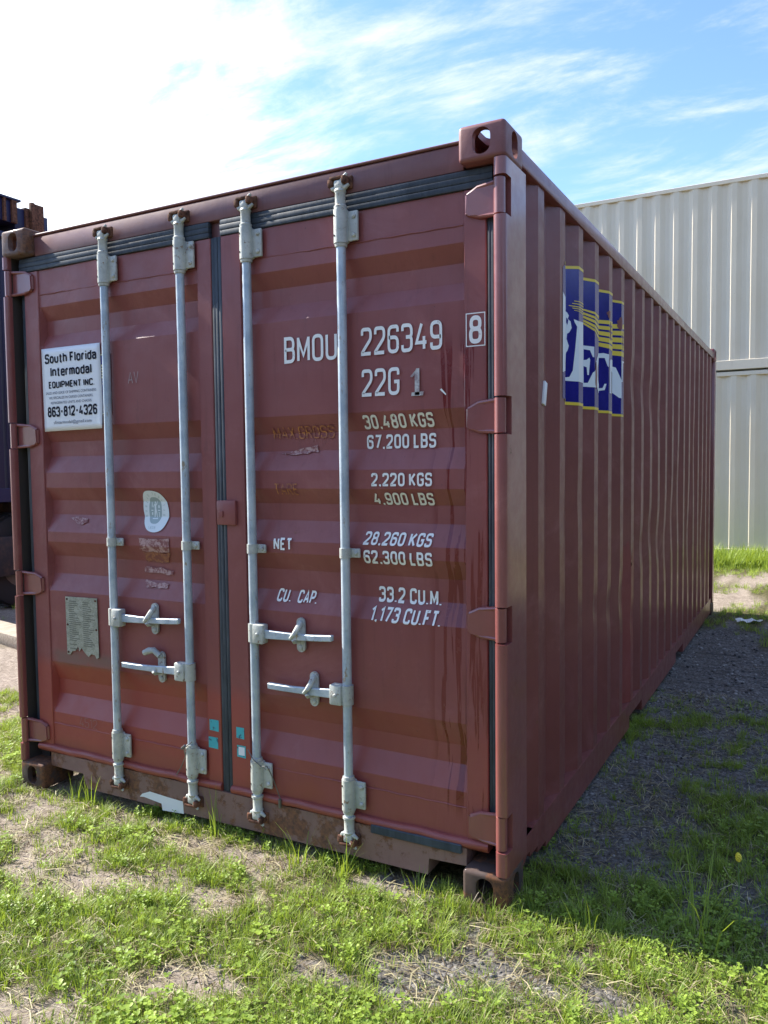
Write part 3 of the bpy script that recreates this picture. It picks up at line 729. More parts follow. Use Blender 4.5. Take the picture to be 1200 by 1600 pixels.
tx('NET', 1.492, 1.180, 1.577, 1.227, wt=.175, mat=M_WHITE, parent=DR, label='white text reading NET')
tx('CU.', 1.510, .985, 1.575, 1.033, wt=.175, mat=M_WHITE, parent=DR, shear=.12, label='white text reading CU.')
tx('CAP.', 1.605, .985, 1.692, 1.033, wt=.175, mat=M_WHITE, parent=DR, shear=.12, label='white text reading CAP.')
tx('MAX.GROSS', 1.503, 1.600, 1.775, 1.646, wt=.11, mat=M_GHOST, parent=DR, label='faded orange text reading MAX.GROSS')
tx('TARE', 1.500, 1.390, 1.607, 1.434, wt=.11, mat=M_GHOST, parent=DR, label='faded orange text reading TARE')
tx('AV', .752, 1.855, .812, 1.905, wt=.06, mat=M_STEN, parent=DL, label='thin scratched letters AV')
tx('4512', .388, .330, .500, .372, wt=.06, mat=M_SCR, parent=DL, label='scratched number low on the door')
# the serifed brushed 1 with its grey patch
M_GREYP = Mat('brushed_grey_white', rough=.6, ref=refo); q = M_GREYP.noise(30, 5, .7); M_GREYP.setc(M_GREYP.mix(M_GREYP.ramp(q, .4, .6), (.55, .54, .52), (.33, .26, .26)))
a = cv(2.085, 1.737, .03, DO); X_, Z_ = a
decal('lettering', [[(X_+.016, Z_), (X_+.034, Z_), (X_+.034, Z_+.092), (X_+.022, Z_+.092), (X_+.016, Z_+.078)], [(X_+.002, Z_-.002), (X_+.048, Z_-.002), (X_+.050, Z_+.012), (X_+.004, Z_+.010)], [(X_-.002, Z_+.066), (X_+.018, Z_+.084), (X_+.018, Z_+.072), (X_+.006, Z_+.062)]],
      M_GREYP, DR, 'door', label='greyish brushed digit 1')
a = cv(2.195, 1.745, .03, DO)
decal('sticker_scrap', [[(a[0], a[1]+.006), (a[0]+.022, a[1]-.014), (a[0]+.024, a[1]-.010), (a[0]+.006, a[1]+.010)]], M_WHITE, DR)
# boxed 8 on the stile
a = cv(2.289, 1.886, .03, .05); b = cv(2.358, 1.996, .03, .05); t_ = .0035
x0, z0, x1, z1 = a[0], a[1], b[0], b[1]
decal('number_frame', [[(x0, z0), (x1, z0), (x1, z0+t_), (x0, z0+t_)], [(x0, z1-t_), (x1, z1-t_), (x1, z1), (x0, z1)], [(x0, z0+t_), (x0+t_, z0+t_), (x0+t_, z1-t_), (x0, z1-t_)], [(x1-t_, z0+t_), (x1, z0+t_), (x1, z1-t_), (x1-t_, z1-t_)]], M_WHITE, DR, 'flat')
text('8', x0+.012, z0+.009, x1-.012, z1-.009, wt=.16, mat=M_WHITE, parent=DR, kind='flat', label='boxed check digit 8')

# printed text with the built-in font --------------------------------
def ftext(s, xc, zb, width, cap, mat, parent, y, bold=0.0, name='printed_text', label=None, rotf=None):
    cu = bpy.data.curves.new('t', 'FONT'); cu.body = s; cu.size = 1; cu.offset = bold; cu.resolution_u = 3
    o = bpy.data.objects.new('t', cu); C.objects.link(o); dg = bpy.context.evaluated_depsgraph_get()
    me = bpy.data.meshes.new_from_object(o.evaluated_get(dg)); bpy.data.objects.remove(o)
    xs = [v.co.x for v in me.vertices]; a, b = min(xs), max(xs); k = width/(b-a); kz = cap/.73
    for v in me.vertices:
        X, Z = xc+(v.co.x-(a+b)/2)*k, zb+v.co.y*kz
        v.co = rotf(X, Z) if rotf else (X, y, Z)
    me.materials.clear(); me.materials.append(mat.m); r = bpy.data.objects.new(name, me); C.objects.link(r); adopt(r, parent)
    if label: r['label'] = label
    return r
M_SIGN = Mat('white_vinyl', (.80, .81, .82), .35); M_INK = Mat('black_ink', (.008, .009, .022), .6, 0, .15); M_GREYI = Mat('grey_ink', (.10, .11, .16), .5)
yS = .0485
def s0(x, z): return cv(x, z, 0, yS)
tl, tr, brr, bll = s0(.250, 2.036), s0(.616, 2.036), s0(.626, 1.672), s0(.256, 1.668)
def signpt(u, v, off=0):    # u,v 0..1 ; slight curl
    x = (tl[0]*(1-u)+tr[0]*u)*(1-v)+(bll[0]*(1-u)+brr[0]*u)*v; z = (tl[1]*(1-u)+tr[1]*u)*(1-v)+(bll[1]*(1-u)+brr[1]*u)*v
    curl = .010*max(0, u-.88)**2/.0144*max(0, v-.7)/.3+.003*math.sin(u*5)*.4
    return (x, yS-curl-off, z)
V = []; F = []; N = 16
for i in range(N+1):
    for j in range(N+1): V.append(signpt(i/N, j/N))
for i in range(N):
    for j in range(N): k = i*(N+1)+j; F.append((k, k+1, k+N+2, k+N+1))
sign = mesh_obj('company_sign', V, F, M_SIGN, root, True); sign['label'] = 'white sticker sheet reading South Florida Intermodal'
md = sign.modifiers.new('thick', 'SOLIDIFY'); md.thickness = .0008; md.offset = -1
def st_(s, uc, vb, wu, hv, mat, bold=.0):
    WW = tr[0]-tl[0]; HH = tl[1]-bll[1]
    def rf(X, Z): return signpt(X, 1-Z, .0012)
    return ftext(s, uc, 1-vb, wu, hv, mat, sign, 0, bold, 'sign_text', 'sign line reading '+s, rf)
def sb(s, uc, vb, wu, hv, wt):
    o = text(s, uc-wu/2, 1-vb, uc+wu/2, 1-vb+hv, wt=wt, mat=M_INK, parent=sign, kind=lambda a, z, off: signpt(a, 1-z, off+.0003), gapk=.16); o.name = 'sign_text'; o['label'] = 'bold sign line reading '+s
sb('South Florida', .50, .185, .88, .118, .185)
sb('Intermodal', .50, .345, .70, .118, .185)
sb('EQUIPMENT INC.', .50, .485, .78, .083, .185)
st_('SALES AND LEASE OF SHIPPING CONTAINERS', .48, .555, .86, .032, M_GREYI, .004)
st_('WE SPECIALIZE IN CARGO CONTAINERS,', .48, .615, .75, .032, M_GREYI, .004)
st_('REFRIGERATED UNITS AND CHASSIS', .48, .675, .69, .032, M_GREYI, .004)
sb('863-812-4326', .49, .83, .84, .125, .20)
st_('sfintermodal@gmail.com', .49, .915, .64, .040, M_GREYI, 0)
# small faded line logo, mostly behind the sign
M_NAVY = Mat('navy_vinyl', rough=.14, ref=refo); q = M_NAVY.noise(12, 5, .7); M_NAVY.setc(M_NAVY.mix(M_NAVY.ramp(q, .3, .7), (.014, .012, .19), (.022, .018, .24)))
M_YEL = Mat('yellow_vinyl', (.80, .60, .06), .3); M_LOGOW = Mat('white_logo_vinyl', (.80, .86, .88), .28)
xa, xb = .44, .622; za, zb = 1.742, 1.992
decal('small_logo', [[(xa, za), (xb, za), (xb, zb), (xa, zb)]], M_NAVY, DL, 'door', -.001, 'small navy and yellow shipping line sticker')
M_PALE = Mat('pale_yellow_vinyl', (.66, .60, .34), .4)
decal('logo_band', [[(xa, za-.006), (xb, za-.006), (xb, za), (xa, za)], [(xa, zb), (xb, zb), (xb, zb+.005), (xa, zb+.005)]]+[[(xa, 1.893+k*.0125), (xb, 1.893+k*.0125), (xb, 1.901+k*.0125), (xa, 1.901+k*.0125)] for k in range(5)]+[[(.570, 1.87), (.582, 1.87), (.616, 1.80), (.616, 1.778)]], M_PALE, DL, 'door', .0)
# oval survey badge ---------------------------------------------------
M_BADGE = Mat('badge_white', (.74, .80, .80), .4); M_BGREY = Mat('badge_grey_green', (.33, .42, .42), .4); M_BTXT = Mat('badge_text', (.42, .52, .50), .5)
def cvd(x, z, y0=0):
    q_ = cv(x, z, y0, DO)
    for _ in range(3): q_ = cv(x, z, y0, dy_at(q_[1]))
    return q_
bc = [cvd(*k) for k in ((.850, 1.395), (.862, 1.405), (.905, 1.405), (.950, 1.392), (.985, 1.350), (.992, 1.318), (.985, 1.285), (.955, 1.247), (.920, 1.232), (.885, 1.232), (.860, 1.243), (.852, 1.270), (.857, 1.295), (.850, 1.325), (.850, 1.36), (.848, 1.38))]
def smooth_poly(p, it=2):
    for _ in range(it):
        o_ = []
        for i in range(len(p)):
            a, b = p[i], p[(i+1) % len(p)]; o_ += [(a[0]*.75+b[0]*.25, a[1]*.75+b[1]*.25), (a[0]*.25+b[0]*.75, a[1]*.25+b[1]*.75)]
        p = o_
    return p
bp = smooth_poly(bc); decal('survey_badge', [bp], M_BADGE, DL, 'door', .0006, 'white oval badge with grey centre and a ring of letters')
bx_ = sum(p[0] for p in bp)/len(bp); bz_ = sum(p[1] for p in bp)/len(bp)
ov = [(bx_+.004+.036*math.copysign(abs(math.cos(t))**.7, math.cos(t)), bz_+.002+.057*math.copysign(abs(math.sin(t))**.8, math.sin(t))) for t in [2*math.pi*k/32 for k in range(32)]]
decal('badge_centre', [ov], M_BGREY, DL, 'door', .0010)
B = lambda u, v: (bx_+.004+u*.001, bz_+.002+v*.001)
fig = [[B(-4, 30), B(2, 30), B(4, 22), B(5, 6), B(-4, 6), B(-5, 22)], [B(-3, 31), B(-3, 38), B(3, 38), B(3, 31)], [B(4, 26), B(12, 40), B(15, 42), B(10, 26), B(5, 20)], [B(-4, 24), B(-12, 12), B(-14, 14), B(-6, 27)],
       [B(-4, 6), B(5, 6), B(2, -12), B(-2, -30), B(-6, -30), B(-6, -12)], [B(2, 4), B(6, 4), B(10, -14), B(12, -30), B(8, -30), B(5, -14)], [B(-14, -33), B(16, -33), B(16, -37), B(-14, -37)],
       [B(-24, 2), B(-12, 2), B(-12, -2), B(-24, -2)], [B(14, 2), B(27, 2), B(27, -2), B(14, -2)], [B(-20, 34), B(-16, 36), B(-16, 14), B(-20, 14)], [B(17, 22), B(24, 22), B(24, 10), B(17, 10)], [B(16, -8), B(24, -8), B(24, -28), B(20, -28), B(20, -12)], [B(-20, -8), B(-14, -8), B(-14, -20), B(-20, -20)]]
decal('badge_figure', fig, M_BADGE, DL, 'door', .0014)
ring = 'BUREAU VERITAS'
pl = []
def ringtext(s, t0, t1):
    for k, ch in enumerate(s):
        pl = []
        if ch == ' ': continue
        t = t0+(t1-t0)*k/(len(s)-1); cxr, czr = bx_+.002+.052*math.cos(t), bz_+.002+.073*math.sin(t)
        _, stk = GL[ch]; r_ = t-math.pi/2
        for pts, closed in stk:
            P = rnd([((p[0]-.23)*.011, (p[1]-.5)*.011, *p[2:]) for p in pts], .002, closed); P = [p for i, p in enumerate(P) if i == 0 or (p-P[i-1]).length > 1e-6]
            for quad in ribbon(P, closed, .0016): pl.append([(cxr+q_.x*math.cos(r_)-q_.y*math.sin(r_), czr+q_.x*math.sin(r_)+q_.y*math.cos(r_)) for q_ in quad])
        decal('badge_lettering', pl, M_BTXT, DL, 'door', .0012)
ringtext(ring, math.radians(200), math.radians(-15)); 
for k, ch in enumerate('1828'):
    _, stk = GL[ch]
    for pts, closed in stk:
        P = rnd([(p[0]*.012+bx_-.022+k*.011, p[1]*.010+bz_-.076, *p[2:]) for p in pts], .002, closed); P = [p for i, p in enumerate(P) if i == 0 or (p-P[i-1]).length > 1e-6]
        pl += [[(q_.x, q_.y) for q_ in quad] for quad in ribbon(P, closed, .0014)]
decal('badge_lettering', pl, M_BTXT, DL, 'door', .0012)
# data plate with torn lower edge
M_PLATE = Mat('data_plate_metal', rough=.55, metal=.35, ref=refo)
q1 = M_PLATE.noise(30, 5, .7); q2 = M_PLATE.noise(60, 3, .6, sc=(1.5, 1, 6)); c = M_PLATE.mix(M_PLATE.ramp(q1, .3, .7), (.30, .31, .24), (.46, .46, .38))
c = M_PLATE.mix(M_PLATE.M('MULTIPLY', M_PLATE.ramp(q2, .52, .60), .45), c, (.13, .12, .09)); M_PLATE.setc(c); M_PLATE.bump(q2, .4, .003)
def pz(*pts): return [cv(a, b, 0, .048) for a, b in pts]
pp = pz((.351, .926), (.551, .930), (.553, .668), (.540, .660), (.528, .676), (.505, .678), (.488, .664), (.462, .684), (.446, .700), (.430, .684), (.425, .706), (.405, .684), (.385, .680), (.372, .664), (.353, .664))
m = MB(); m.prism(pp, .0475, .0505); plate = m.build('data_plate', M_PLATE, root); plate['label'] = 'grey metal data plate with a torn lower edge'
for a in ((.362, .915), (.541, .918), (.362, .800), (.543, .79), (.362, .675)): c_ = cv(*a, 0, .048); m = MB(); m.tube([(c_[0], .048, c_[1]), (c_[0], .0445, c_[1])], [.0055, .004], 8); m.build('rivet', M_RUST, plate)
m = MB()
for r_ in range(24):
    zz = .905-.0093*r_; 
    for cidx in range(2):
        xa = .372+.088*cidx; wd = random.uniform(.03, .078)
        if zz < .72 and random.random() < .5: continue
        a = cv(xa, zz, 0, .047); m.box(a[0], a[0]+wd, .0466, .0475, a[1], a[1]+.0036)
M_ETCH = Mat('etched_lines', (.16, .16, .12), .6); m.build('etched_text', M_ETCH, plate, False)
# teal stickers at the meeting stiles
M_TEAL = Mat('teal_sticker', rough=.5, ref=refo); q = M_TEAL.noise(50, 4, .7); M_TEAL.setc(M_TEAL.mix(M_TEAL.ramp(q, .56, .64), (.06, .42, .46), (.04, .12, .16)))
for cxs, czs, w_, h_, door in ((1.199, .460, .048, .046, DL), (1.193, .388, .050, .046, DL), (1.331, .448, .040, .045, DR), (1.335, .374, .044, .048, DR)):
    a = cv(cxs, czs, 0, .05); x, z = a
    if door is DL: x = min(x, 1.190-w_/2)
    decal('sticker', [[(x-w_/2, z-h_/2), (x+w_/2, z-h_/2-.002), (x+w_/2, z+h_/2), (x-w_/2, z+h_/2)]], M_TEAL, door, 'flat', .0012, 'small square teal sticker')
    if czs == .374: decal('sticker_print', [[(x-.014, z-.016), (x+.017, z-.016), (x+.017, z+.018), (x-.014, z+.018)]], M_SIGN, door, 'flat', .0018)
# white tape on the sill
def sillf(a, z, off): return (a, .045-off, z)
tp = [cv(a, b, 0, .044) for a, b in ((.789, .100), (.835, .118), (.95, .112), (1.02, .110), (1.024, .058), (.905, .050), (.900, .078), (.80, .088), (.775, .085))]
decal('tape', [tp], M_SIGN, root, sillf, .001, 'strip of white tape stuck on the sill')
# pale ghost patches left by removed stickers
M_GH2 = Mat('sticker_residue', rough=.65, ref=refo); q = M_GH2.noise(45, 8, .8); M_GH2.setc(M_GH2.mix(M_GH2.ramp(q, .44, .56), (.48, .30, .28), (.23, .075, .07)))
M_GH3 = Mat('brown_residue', rough=.65, ref=refo); q = M_GH3.noise(45, 8, .8); M_GH3.setc(M_GH3.mix(M_GH3.ramp(q, .42, .55), (.40, .17, .07), (.22, .07, .055)))
def resid(pts, mat, d=DL):
    pr = []
    for i in range(len(pts)):
        a, b = pts[i], pts[(i+1) % len(pts)]
        for k in range(5):
            t = k/5; pr.append((a[0]*(1-t)+b[0]*t+random.uniform(-.004, .004), a[1]*(1-t)+b[1]*t+random.uniform(-.004, .004)))
    decal('sticker_residue', [[cvd(a, b) for a, b in pr]], mat, d, 'door', .0004)
resid([(.820, 1.205), (.985, 1.205), (.985, 1.150), (.845, 1.150), (.82, 1.16)], M_GH2); resid([(.845, 1.148), (.99, 1.148), (.985, 1.112), (.86, 1.108)], M_GH3)
resid([(.85, 1.092), (1.005, 1.078), (1.005, 1.058), (.85, 1.062)], M_GH2); resid([(.85, 1.03), (.98, 1.02), (.965, .998), (.852, 1.002)], M_GH2)
resid([(.405, 1.285), (.52, 1.285), (.515, 1.262), (.46, 1.255)], M_GH2); resid([(1.56, 1.545), (1.72, 1.575), (1.72, 1.55), (1.60, 1.54)], M_GH2, DR)

# the liner's sticker across the ribs of the long side -----------------
YL0, YL1 = .692, 1.826
logo = decal('liner_logo', [[(YL0, 1.757), (YL1, 1.749), (YL1, 2.313), (.93, 2.312), (.724, 2.286), (YL0, 2.27)]], M_NAVY, root, 'side', .0012, 'torn navy liner sticker with yellow stripes and large white letters')
LO = lambda nm, pl, mt, of: decal(nm, pl, mt, logo, 'side', of)
LO('logo_border', [[(.724, 2.286), (.93, 2.312), (.93, 2.324), (.724, 2.298)]], M_YEL, .0018)
LO('logo_border', [[(.93, 2.312), (YL1, 2.313), (YL1, 2.325), (.93, 2.324)]], M_YEL, .0018)
LO('logo_border', [[(.724, 1.744), (YL1, 1.737), (YL1, 1.749), (.724, 1.757)]], M_YEL, .0018)
def quad(a, b, l0, l1, r0, r1): return [(a, l1), (b, r1), (b, r0), (a, l0)]
ST = [[(.91, 2.179, 2.176), (1.0, 2.180, 2.176), (1.15, 2.186, 2.179), (1.277, 2.173, 2.160), (1.55, 2.187, 2.168), (1.826, 2.214, 2.190)],
      [(.90, 2.168, 2.165), (1.0, 2.169, 2.165), (1.15, 2.171, 2.161), (1.277, 2.150, 2.138), (1.55, 2.157, 2.138), (1.826, 2.178, 2.154)],
      [(.882, 2.157, 2.154), (1.0, 2.157, 2.152), (1.15, 2.156, 2.145), (1.277, 2.130, 2.115), (1.55, 2.127, 2.106), (1.826, 2.142, 2.117)],
      [(.90, 2.149, 2.146), (1.0, 2.147, 2.143), (1.15, 2.139, 2.129), (1.277, 2.105, 2.089), (1.55, 2.098, 2.076), (1.826, 2.106, 2.081)],
      [(.91, 2.140, 2.138), (1.0, 2.137, 2.133), (1.15, 2.126, 2.117), (1.277, 2.082, 2.069), (1.55, 2.068, 2.046), (1.826, 2.070, 2.046)]]
for rowp in ST: LO('logo_stripe', [quad(a[0], b[0], a[2], a[1], b[2], b[1]) for a, b in zip(rowp, rowp[1:])], M_YEL, .0019)
LO('logo_letter', [[(.735, 1.843), (1.003, 1.843), (1.003, 2.101), (.935, 2.096), (.908, 2.102), (.912, 2.090), (.926, 2.072), (.915, 1.973), (.903, 1.888), (.885, 1.860), (.866, 1.857), (.735, 1.855)]], M_LOGOW, .0021)
LO('logo_letter', [[(1.10, 1.841), (1.249, 1.842), (1.248, 1.931), (1.23, 1.925), (1.202, 1.907), (1.173, 1.860), (1.149, 1.858), (1.148, 1.933), (1.166, 1.929), (1.170, 1.895), (1.179, 1.895), (1.186, 1.963), (1.182, 1.973), (1.165, 1.962), (1.148, 1.960), (1.148, 2.008), (1.185, 2.006), (1.202, 1.977), (1.210, 1.977), (1.210, 2.024), (1.10, 2.025)]], M_LOGOW, .0021)
LO('logo_letter', [[(1.235, 1.86), (1.281, 1.822), (1.466, 1.850), (1.477, 1.880), (1.465, 1.880), (1.452, 1.859), (1.30, 1.842), (1.270, 1.88), (1.262, 1.93), (1.285, 1.985), (1.40, 2.000), (1.465, 2.003), (1.483, 1.966), (1.491, 1.961), (1.493, 2.022), (1.458, 2.026), (1.279, 2.003), (1.235, 1.96)]], M_LOGOW, .0024)
LO('logo_letter', [[(1.53, 2.003), (1.60, 2.003), (1.733, 1.985), (1.778, 1.916), (1.780, 1.830), (1.756, 1.833), (1.62, 1.90), (1.545, 1.950), (1.545, 1.838), (1.510, 1.838), (1.512, 1.993)]], M_LOGOW, .0021)
LO('logo_letter', [[(1.775, 1.916), (1.800, 1.916), (1.802, 2.015), (1.826, 2.015), (1.826, 2.024), (1.775, 2.024)]], M_LOGOW, .0024)
LO('logo_figure', [[(.692, 2.175), (.728, 2.160), (.873, 2.126), (.882, 2.114), (.876, 2.100), (.891, 2.091), (.897, 2.064), (.885, 2.045), (.873, 2.038), (.870, 2.016), (.882, 1.989), (.876, 1.970), (.863, 1.954), (.855, 1.90), (.735, 1.87), (.692, 1.86)]], M_LOGOW, .0019)
LO('logo_figure', [[(.868, 2.105), (.878, 2.095), (.874, 2.075), (.866, 2.085)]], M_NAVY, .0028)
# scraped patches showing the maroon paint
scr = []
for cy_, cz_, a, b in ((1.50, 2.215, .025, .02), (1.765, 2.21, .03, .03), (1.236, 1.90, .016, .07), (1.52, 2.14, .010, .05), (1.80, 2.13, .008, .05)):
    scr.append([(cy_+a*math.cos(t)*random.uniform(.7, 1.2), cz_+b*math.sin(t)*random.uniform(.7, 1.2)) for t in [2*math.pi*k/14 for k in range(14)]])
for k in scr: LO('scraped_patch', [k], P_SIDE, .0032)
m = MB(); yy = .43; m.box(0, .012, -.016, .016, -.045, .045, .004, 2, Matrix.Translation((OUT-.004, yy+.015, 1.757)) @ Matrix.Rotation(math.radians(-14), 4, 'X')); cl_ = m.build('clip', M_SIGN, root); cl_['label'] = 'small white clip on the long side wall'
# redder repainted rib on the long side
M_REDP = paint('fresh_red_side_paint', (.22, .042, .034), (.25, .055, .044), .4, False, .3)
decal('repaint_patch', [rect(1.835, 2.145, .17, 1.02)], M_REDP, root, lambda a, z, off: (float(sx_at(a, z))+.0008, a, z)) if False else None
bmv = []
ysr = np.linspace(1.85, 2.12, 20); zsr = np.linspace(.17, 1.02, 24); Yr, Zr = np.meshgrid(ysr, zsr, indexing='ij')
ysr2 = sorted(set([y for y, _ in SP if 1.85 < y < 2.12]+list(ysr))); Yr, Zr = np.meshgrid(ysr2, zsr, indexing='ij'); Zr = Zr+(Zr > .95)*(.05*np.sin(Yr*60)+.03*np.sin(Yr*143))
idr = np.arange(Yr.size).reshape(Yr.shape); Fr = np.stack([idr[:-1, :-1], idr[1:, :-1], idr[1:, 1:], idr[:-1, 1:]], -1).reshape(-1, 4)
o = np_mesh('repainted_patch', np.stack([sx_at(Yr, Zr)+.0012, Yr, Zr], -1).reshape(-1, 3), Fr, M_REDP, False); adopt(o, root); o['label'] = 'brighter red repainted rib patch'
# seal wires
M_WIRE = Mat('wire', (.18, .18, .19), .4, .7)
m = MB(); m.tube([(1.074, .004, .37), (1.052, .0, .352), (1.028, .006, .335), (1.030, .012, .30), (.985, .034, .24), (.955, .036, .20)], .0022, 6); m.tube([(1.022, .0, .335), (1.040, .0, .35)], .006, 6)
m.build('seal_wire', M_WIRE, root)
m = MB(); m.tube([(1.362, .004, .385), (1.392, 0, .35), (1.425, .008, .325), (1.448, .012, .33), (1.462, .03, .28), (1.494, .034, .20)], .0022, 6); m.tube([(1.494, .03, .20), (1.495, .03, .165)], .006, 8)
m.build('seal_wire', M_WIRE, root)

# ---------------------------------------------------------------- beige container stack behind
def far_container(name, label, x0, y0, z0, length, height, depth, paintm, railm, group=None, dirx=True, ph=0.0, dentseed=0, cast=P_CASTB):
    """long side faces -y (dirx) or +x"""
    T = thing(name, label, 'shipping container', (x0+length/2 if dirx else x0-depth/2, y0 if dirx else y0+length/2, z0), group)
    def pos(a, d, z): return (x0+a, y0+d, z0+z) if dirx else (x0-d, y0+a, z0+z)
    def bx(m, a0, a1, d0, d1, za, zb, bev=0):
        p, q_ = pos(a0, d0, za), pos(a1, d1, zb); m.box(min(p[0], q_[0]), max(p[0], q_[0]), min(p[1], q_[1]), max(p[1], q_[1]), p[2], q_[2], bev, 1)
    pts = [(.17, .048)]; y = .20+ph
    while y+.3 < length-.15: pts += [(y, .048), (y+.068, .012), (y+.140, .012), (y+.208, .048)]; y += PIT
    pts.append((length-.15, .048)); V = []; F = []; zz = [.15]+list(np.linspace(.3, height-.3, 7))+[height-.075]
    r_ = random.Random(dentseed); dn = [(r_.uniform(0, length), r_.uniform(.4, height-.4), r_.uniform(-.008, .008)) for _ in range(14)]
    for a, d in pts:
        for z in zz:
            dd = sum(k*math.exp(-((a-p)/.35)**2-((z-q_)/.5)**2) for p, q_, k in dn); V.append(pos(a, d+dd*.6, z))
    n = len(zz)
    for i in range(len(pts)-1):
        for j in range(n-1):
            f_ = (i*n+j, (i+1)*n+j, (i+1)*n+j+1, i*n+j+1); F.append(f_ if dirx else f_[::-1])
    mesh_obj('side_wall', V, F, paintm, T)
    m = MB(); bx(m, .17, length-.17, .004, .06, height-.075, height-.012, .004); m.build('top_rail', railm, T)
    m = MB(); bx(m, .17, length-.17, .006, .05, .015, .16, .004); m.build('bottom_rail', railm, T)
    for a0, a1 in ((0, .17), (length-.17, length)):
        m = MB(); bx(m, a0, a1, .0, .12, .118, height-.118, .01); m.build('corner_post', railm, T)
        for d0, d1 in ((0, .16), (depth-.16, depth)):
            for za, zb in ((0, .118), (height-.118, height)):
                m = MB(); bx(m, a0, a1, d0, d1, za, zb, .008); m.build('corner_casting', railm, T)
    m = MB(); bx(m, .1, length-.1, .05, depth-.03, .12, height-.03); m.build('body', paintm, T)
    m = MB()
    for k in range(int(length/.28)-1): bx(m, .2+k*.28, .35+k*.28, .06, depth-.05, height-.03, height-.010, .004)
    m.build('roof', paintm, T)
    return T
def far_paint(name, c1, c2, dirt):
    m = Mat(name, rough=.45, spec=.4, coord='Object'); n1_ = m.noise(.8, 5, .6); n2_ = m.noise(6, 6, .7, sc=(2.5, 2.5, .25)); n3_ = m.noise(25, 6, .75)
    c = m.mix(m.ramp(n1_, .3, .7), c1, c2); c = m.mix(m.M('MULTIPLY', m.ramp(n2_, .55, .8), .35), c, dirt); c = m.mix(m.ramp(n3_, .70, .74), c, (.20, .11, .05))
    m.setc(c); m.bump(n2_, .08, .01); return m
BEI = far_paint('beige_paint', (.78, .67, .49), (.83, .73, .56), (.50, .43, .33)); BEIR = far_paint('beige_rail_paint', (.78, .67, .50), (.84, .74, .57), (.42, .34, .24))
far_container('beige_shipping_container', 'beige corrugated shipping container standing in the grass, bottom of the far stack', -2.9, 10.95, .0, 12.19, 2.896, 2.438, BEI, BEIR, None, True, .04, 3)
far_container('beige_shipping_container', 'beige corrugated shipping container on top of the far stack against the sky', -2.9, 10.94, 2.900, 12.19, 2.896, 2.438, BEI, BEIR, None, True, .02, 5)
# ---------------------------------------------------------------- navy container on a trailer at the left, flat rack frame on it
NAV = far_paint('navy_paint', (.010, .010, .038), (.014, .013, .05), (.03, .02, .02)); NAVR = far_paint('navy_rail_paint', (.016, .017, .065), (.02, .022, .08), (.08, .03, .02))
far_container('navy_shipping_container', 'dark navy shipping container partly hidden left of the maroon one', -4.2, 2.42, 1.15, 6.058, 2.86, 2.438, NAV, NAVR, None, False, .03, 9)
M_DARK = Mat('dark_steel', rough=.7); q = M_DARK.noise(8, 6, .7); M_DARK.setc(M_DARK.mix(M_DARK.ramp(q, .4, .7), (.022, .02, .026), (.075, .045, .035)))
M_TYRE = Mat('tyre_rubber', (.022, .022, .024), .8); M_RIM = Mat('rim', (.18, .17, .16), .6, .3)
tr_ = thing('container_trailer', 'low dark container trailer carrying the navy container at the left edge', 'trailer', (-5.4, 5.4, 0))
m = MB(); m.box(-4.75, -4.60, 2.42, 8.6, .85, 1.148, .01); m.box(-6.2, -6.05, 2.42, 8.6, .85, 1.148, .01)
for k in range(8): m.box(-6.6, -4.22, 2.45+k*.85, 2.58+k*.85, 1.0, 1.146, .01)
m.build('chassis_frame', M_DARK, tr_)
m = MB(); m.box(-4.26, -4.21, 2.5, 5.2, .38, .80, .01); 
for k in range(9): m.box(-4.215, -4.20, 2.55+k*.3, 2.62+k*.3, .36, 1.1, .004)
m.build('side_guard', M_DARK, tr_)
def wheel(yc, x0):
    m = MB(); prof = [(.0, .30), (.0, .44), (.03, .50), (.08, .52), (.20, .52), (.25, .50), (.28, .44), (.28, .30)]
    n = 28; rings = []
    for k in range(n):
        t = 2*math.pi*k/n; rings.append([m.bm.verts.new((x0-a, yc+r*math.cos(t), .52+r*math.sin(t))) for a, r in prof])
    for k in range(n):
        for j in range(len(prof)-1): m.bm.faces.new((rings[k][j], rings[(k+1) % n][j], rings[(k+1) % n][j+1], rings[k][j+1]))
    for k in range(n):
        t = 2*math.pi*k/n; m.box(-.09, .09, -.03, .03, .515, .532, 0, 1, Matrix.Translation((x0-.14, yc, .52)) @ Matrix.Rotation(t, 4, 'X'))
    w_ = m.build('wheel', M_TYRE, tr_)
    m = MB(); m.tube([(x0-.03, yc, .52), (x0-.20, yc, .52)], .30, 24); m.tube([(x0-.005, yc, .52), (x0-.05, yc, .52)], .10, 12); o = m.build('rim', M_RIM); adopt(o, w_)
for yc in (3.35, 4.6, 7.2): wheel(yc, -4.30); wheel(yc, -6.25)
m = MB(); m.box(-6.3, -4.6, 3.3, 3.4, .47, .57); m.box(-6.3, -4.6, 4.55, 4.65, .47, .57); m.box(-6.3, -4.6, 7.15, 7.25, .47, .57); m.box(-4.7, -4.6, 2.5, 7.5, .5, .9); m.box(-6.2, -6.1, 2.5, 7.5, .5, .9); m.build('axle', M_DARK, tr_)
fr = thing('flat_rack_frame', 'rusty navy steel frame lying on top of the navy container', 'steel frame', (-5.3, 3.0, 4.01))
m = MB(); m.box(-6.5, -4.2, 2.5, 3.38, 4.355, 4.378, .004); m.box(-6.4, -4.23, 2.5, 3.34, 4.12, 4.354, .006); m.box(-6.4, -4.26, 3.34, 3.46, 4.06, 4.31, .006); m.build('deck_beam', NAVR, fr)
for a, b in ((3.17, 3.20), (3.27, 3.33), (2.8, 2.83)): m = MB(); m.box(-4.232, -4.203, a, b, 4.12, 4.352); m.build('stiffener', M_RUST, fr)
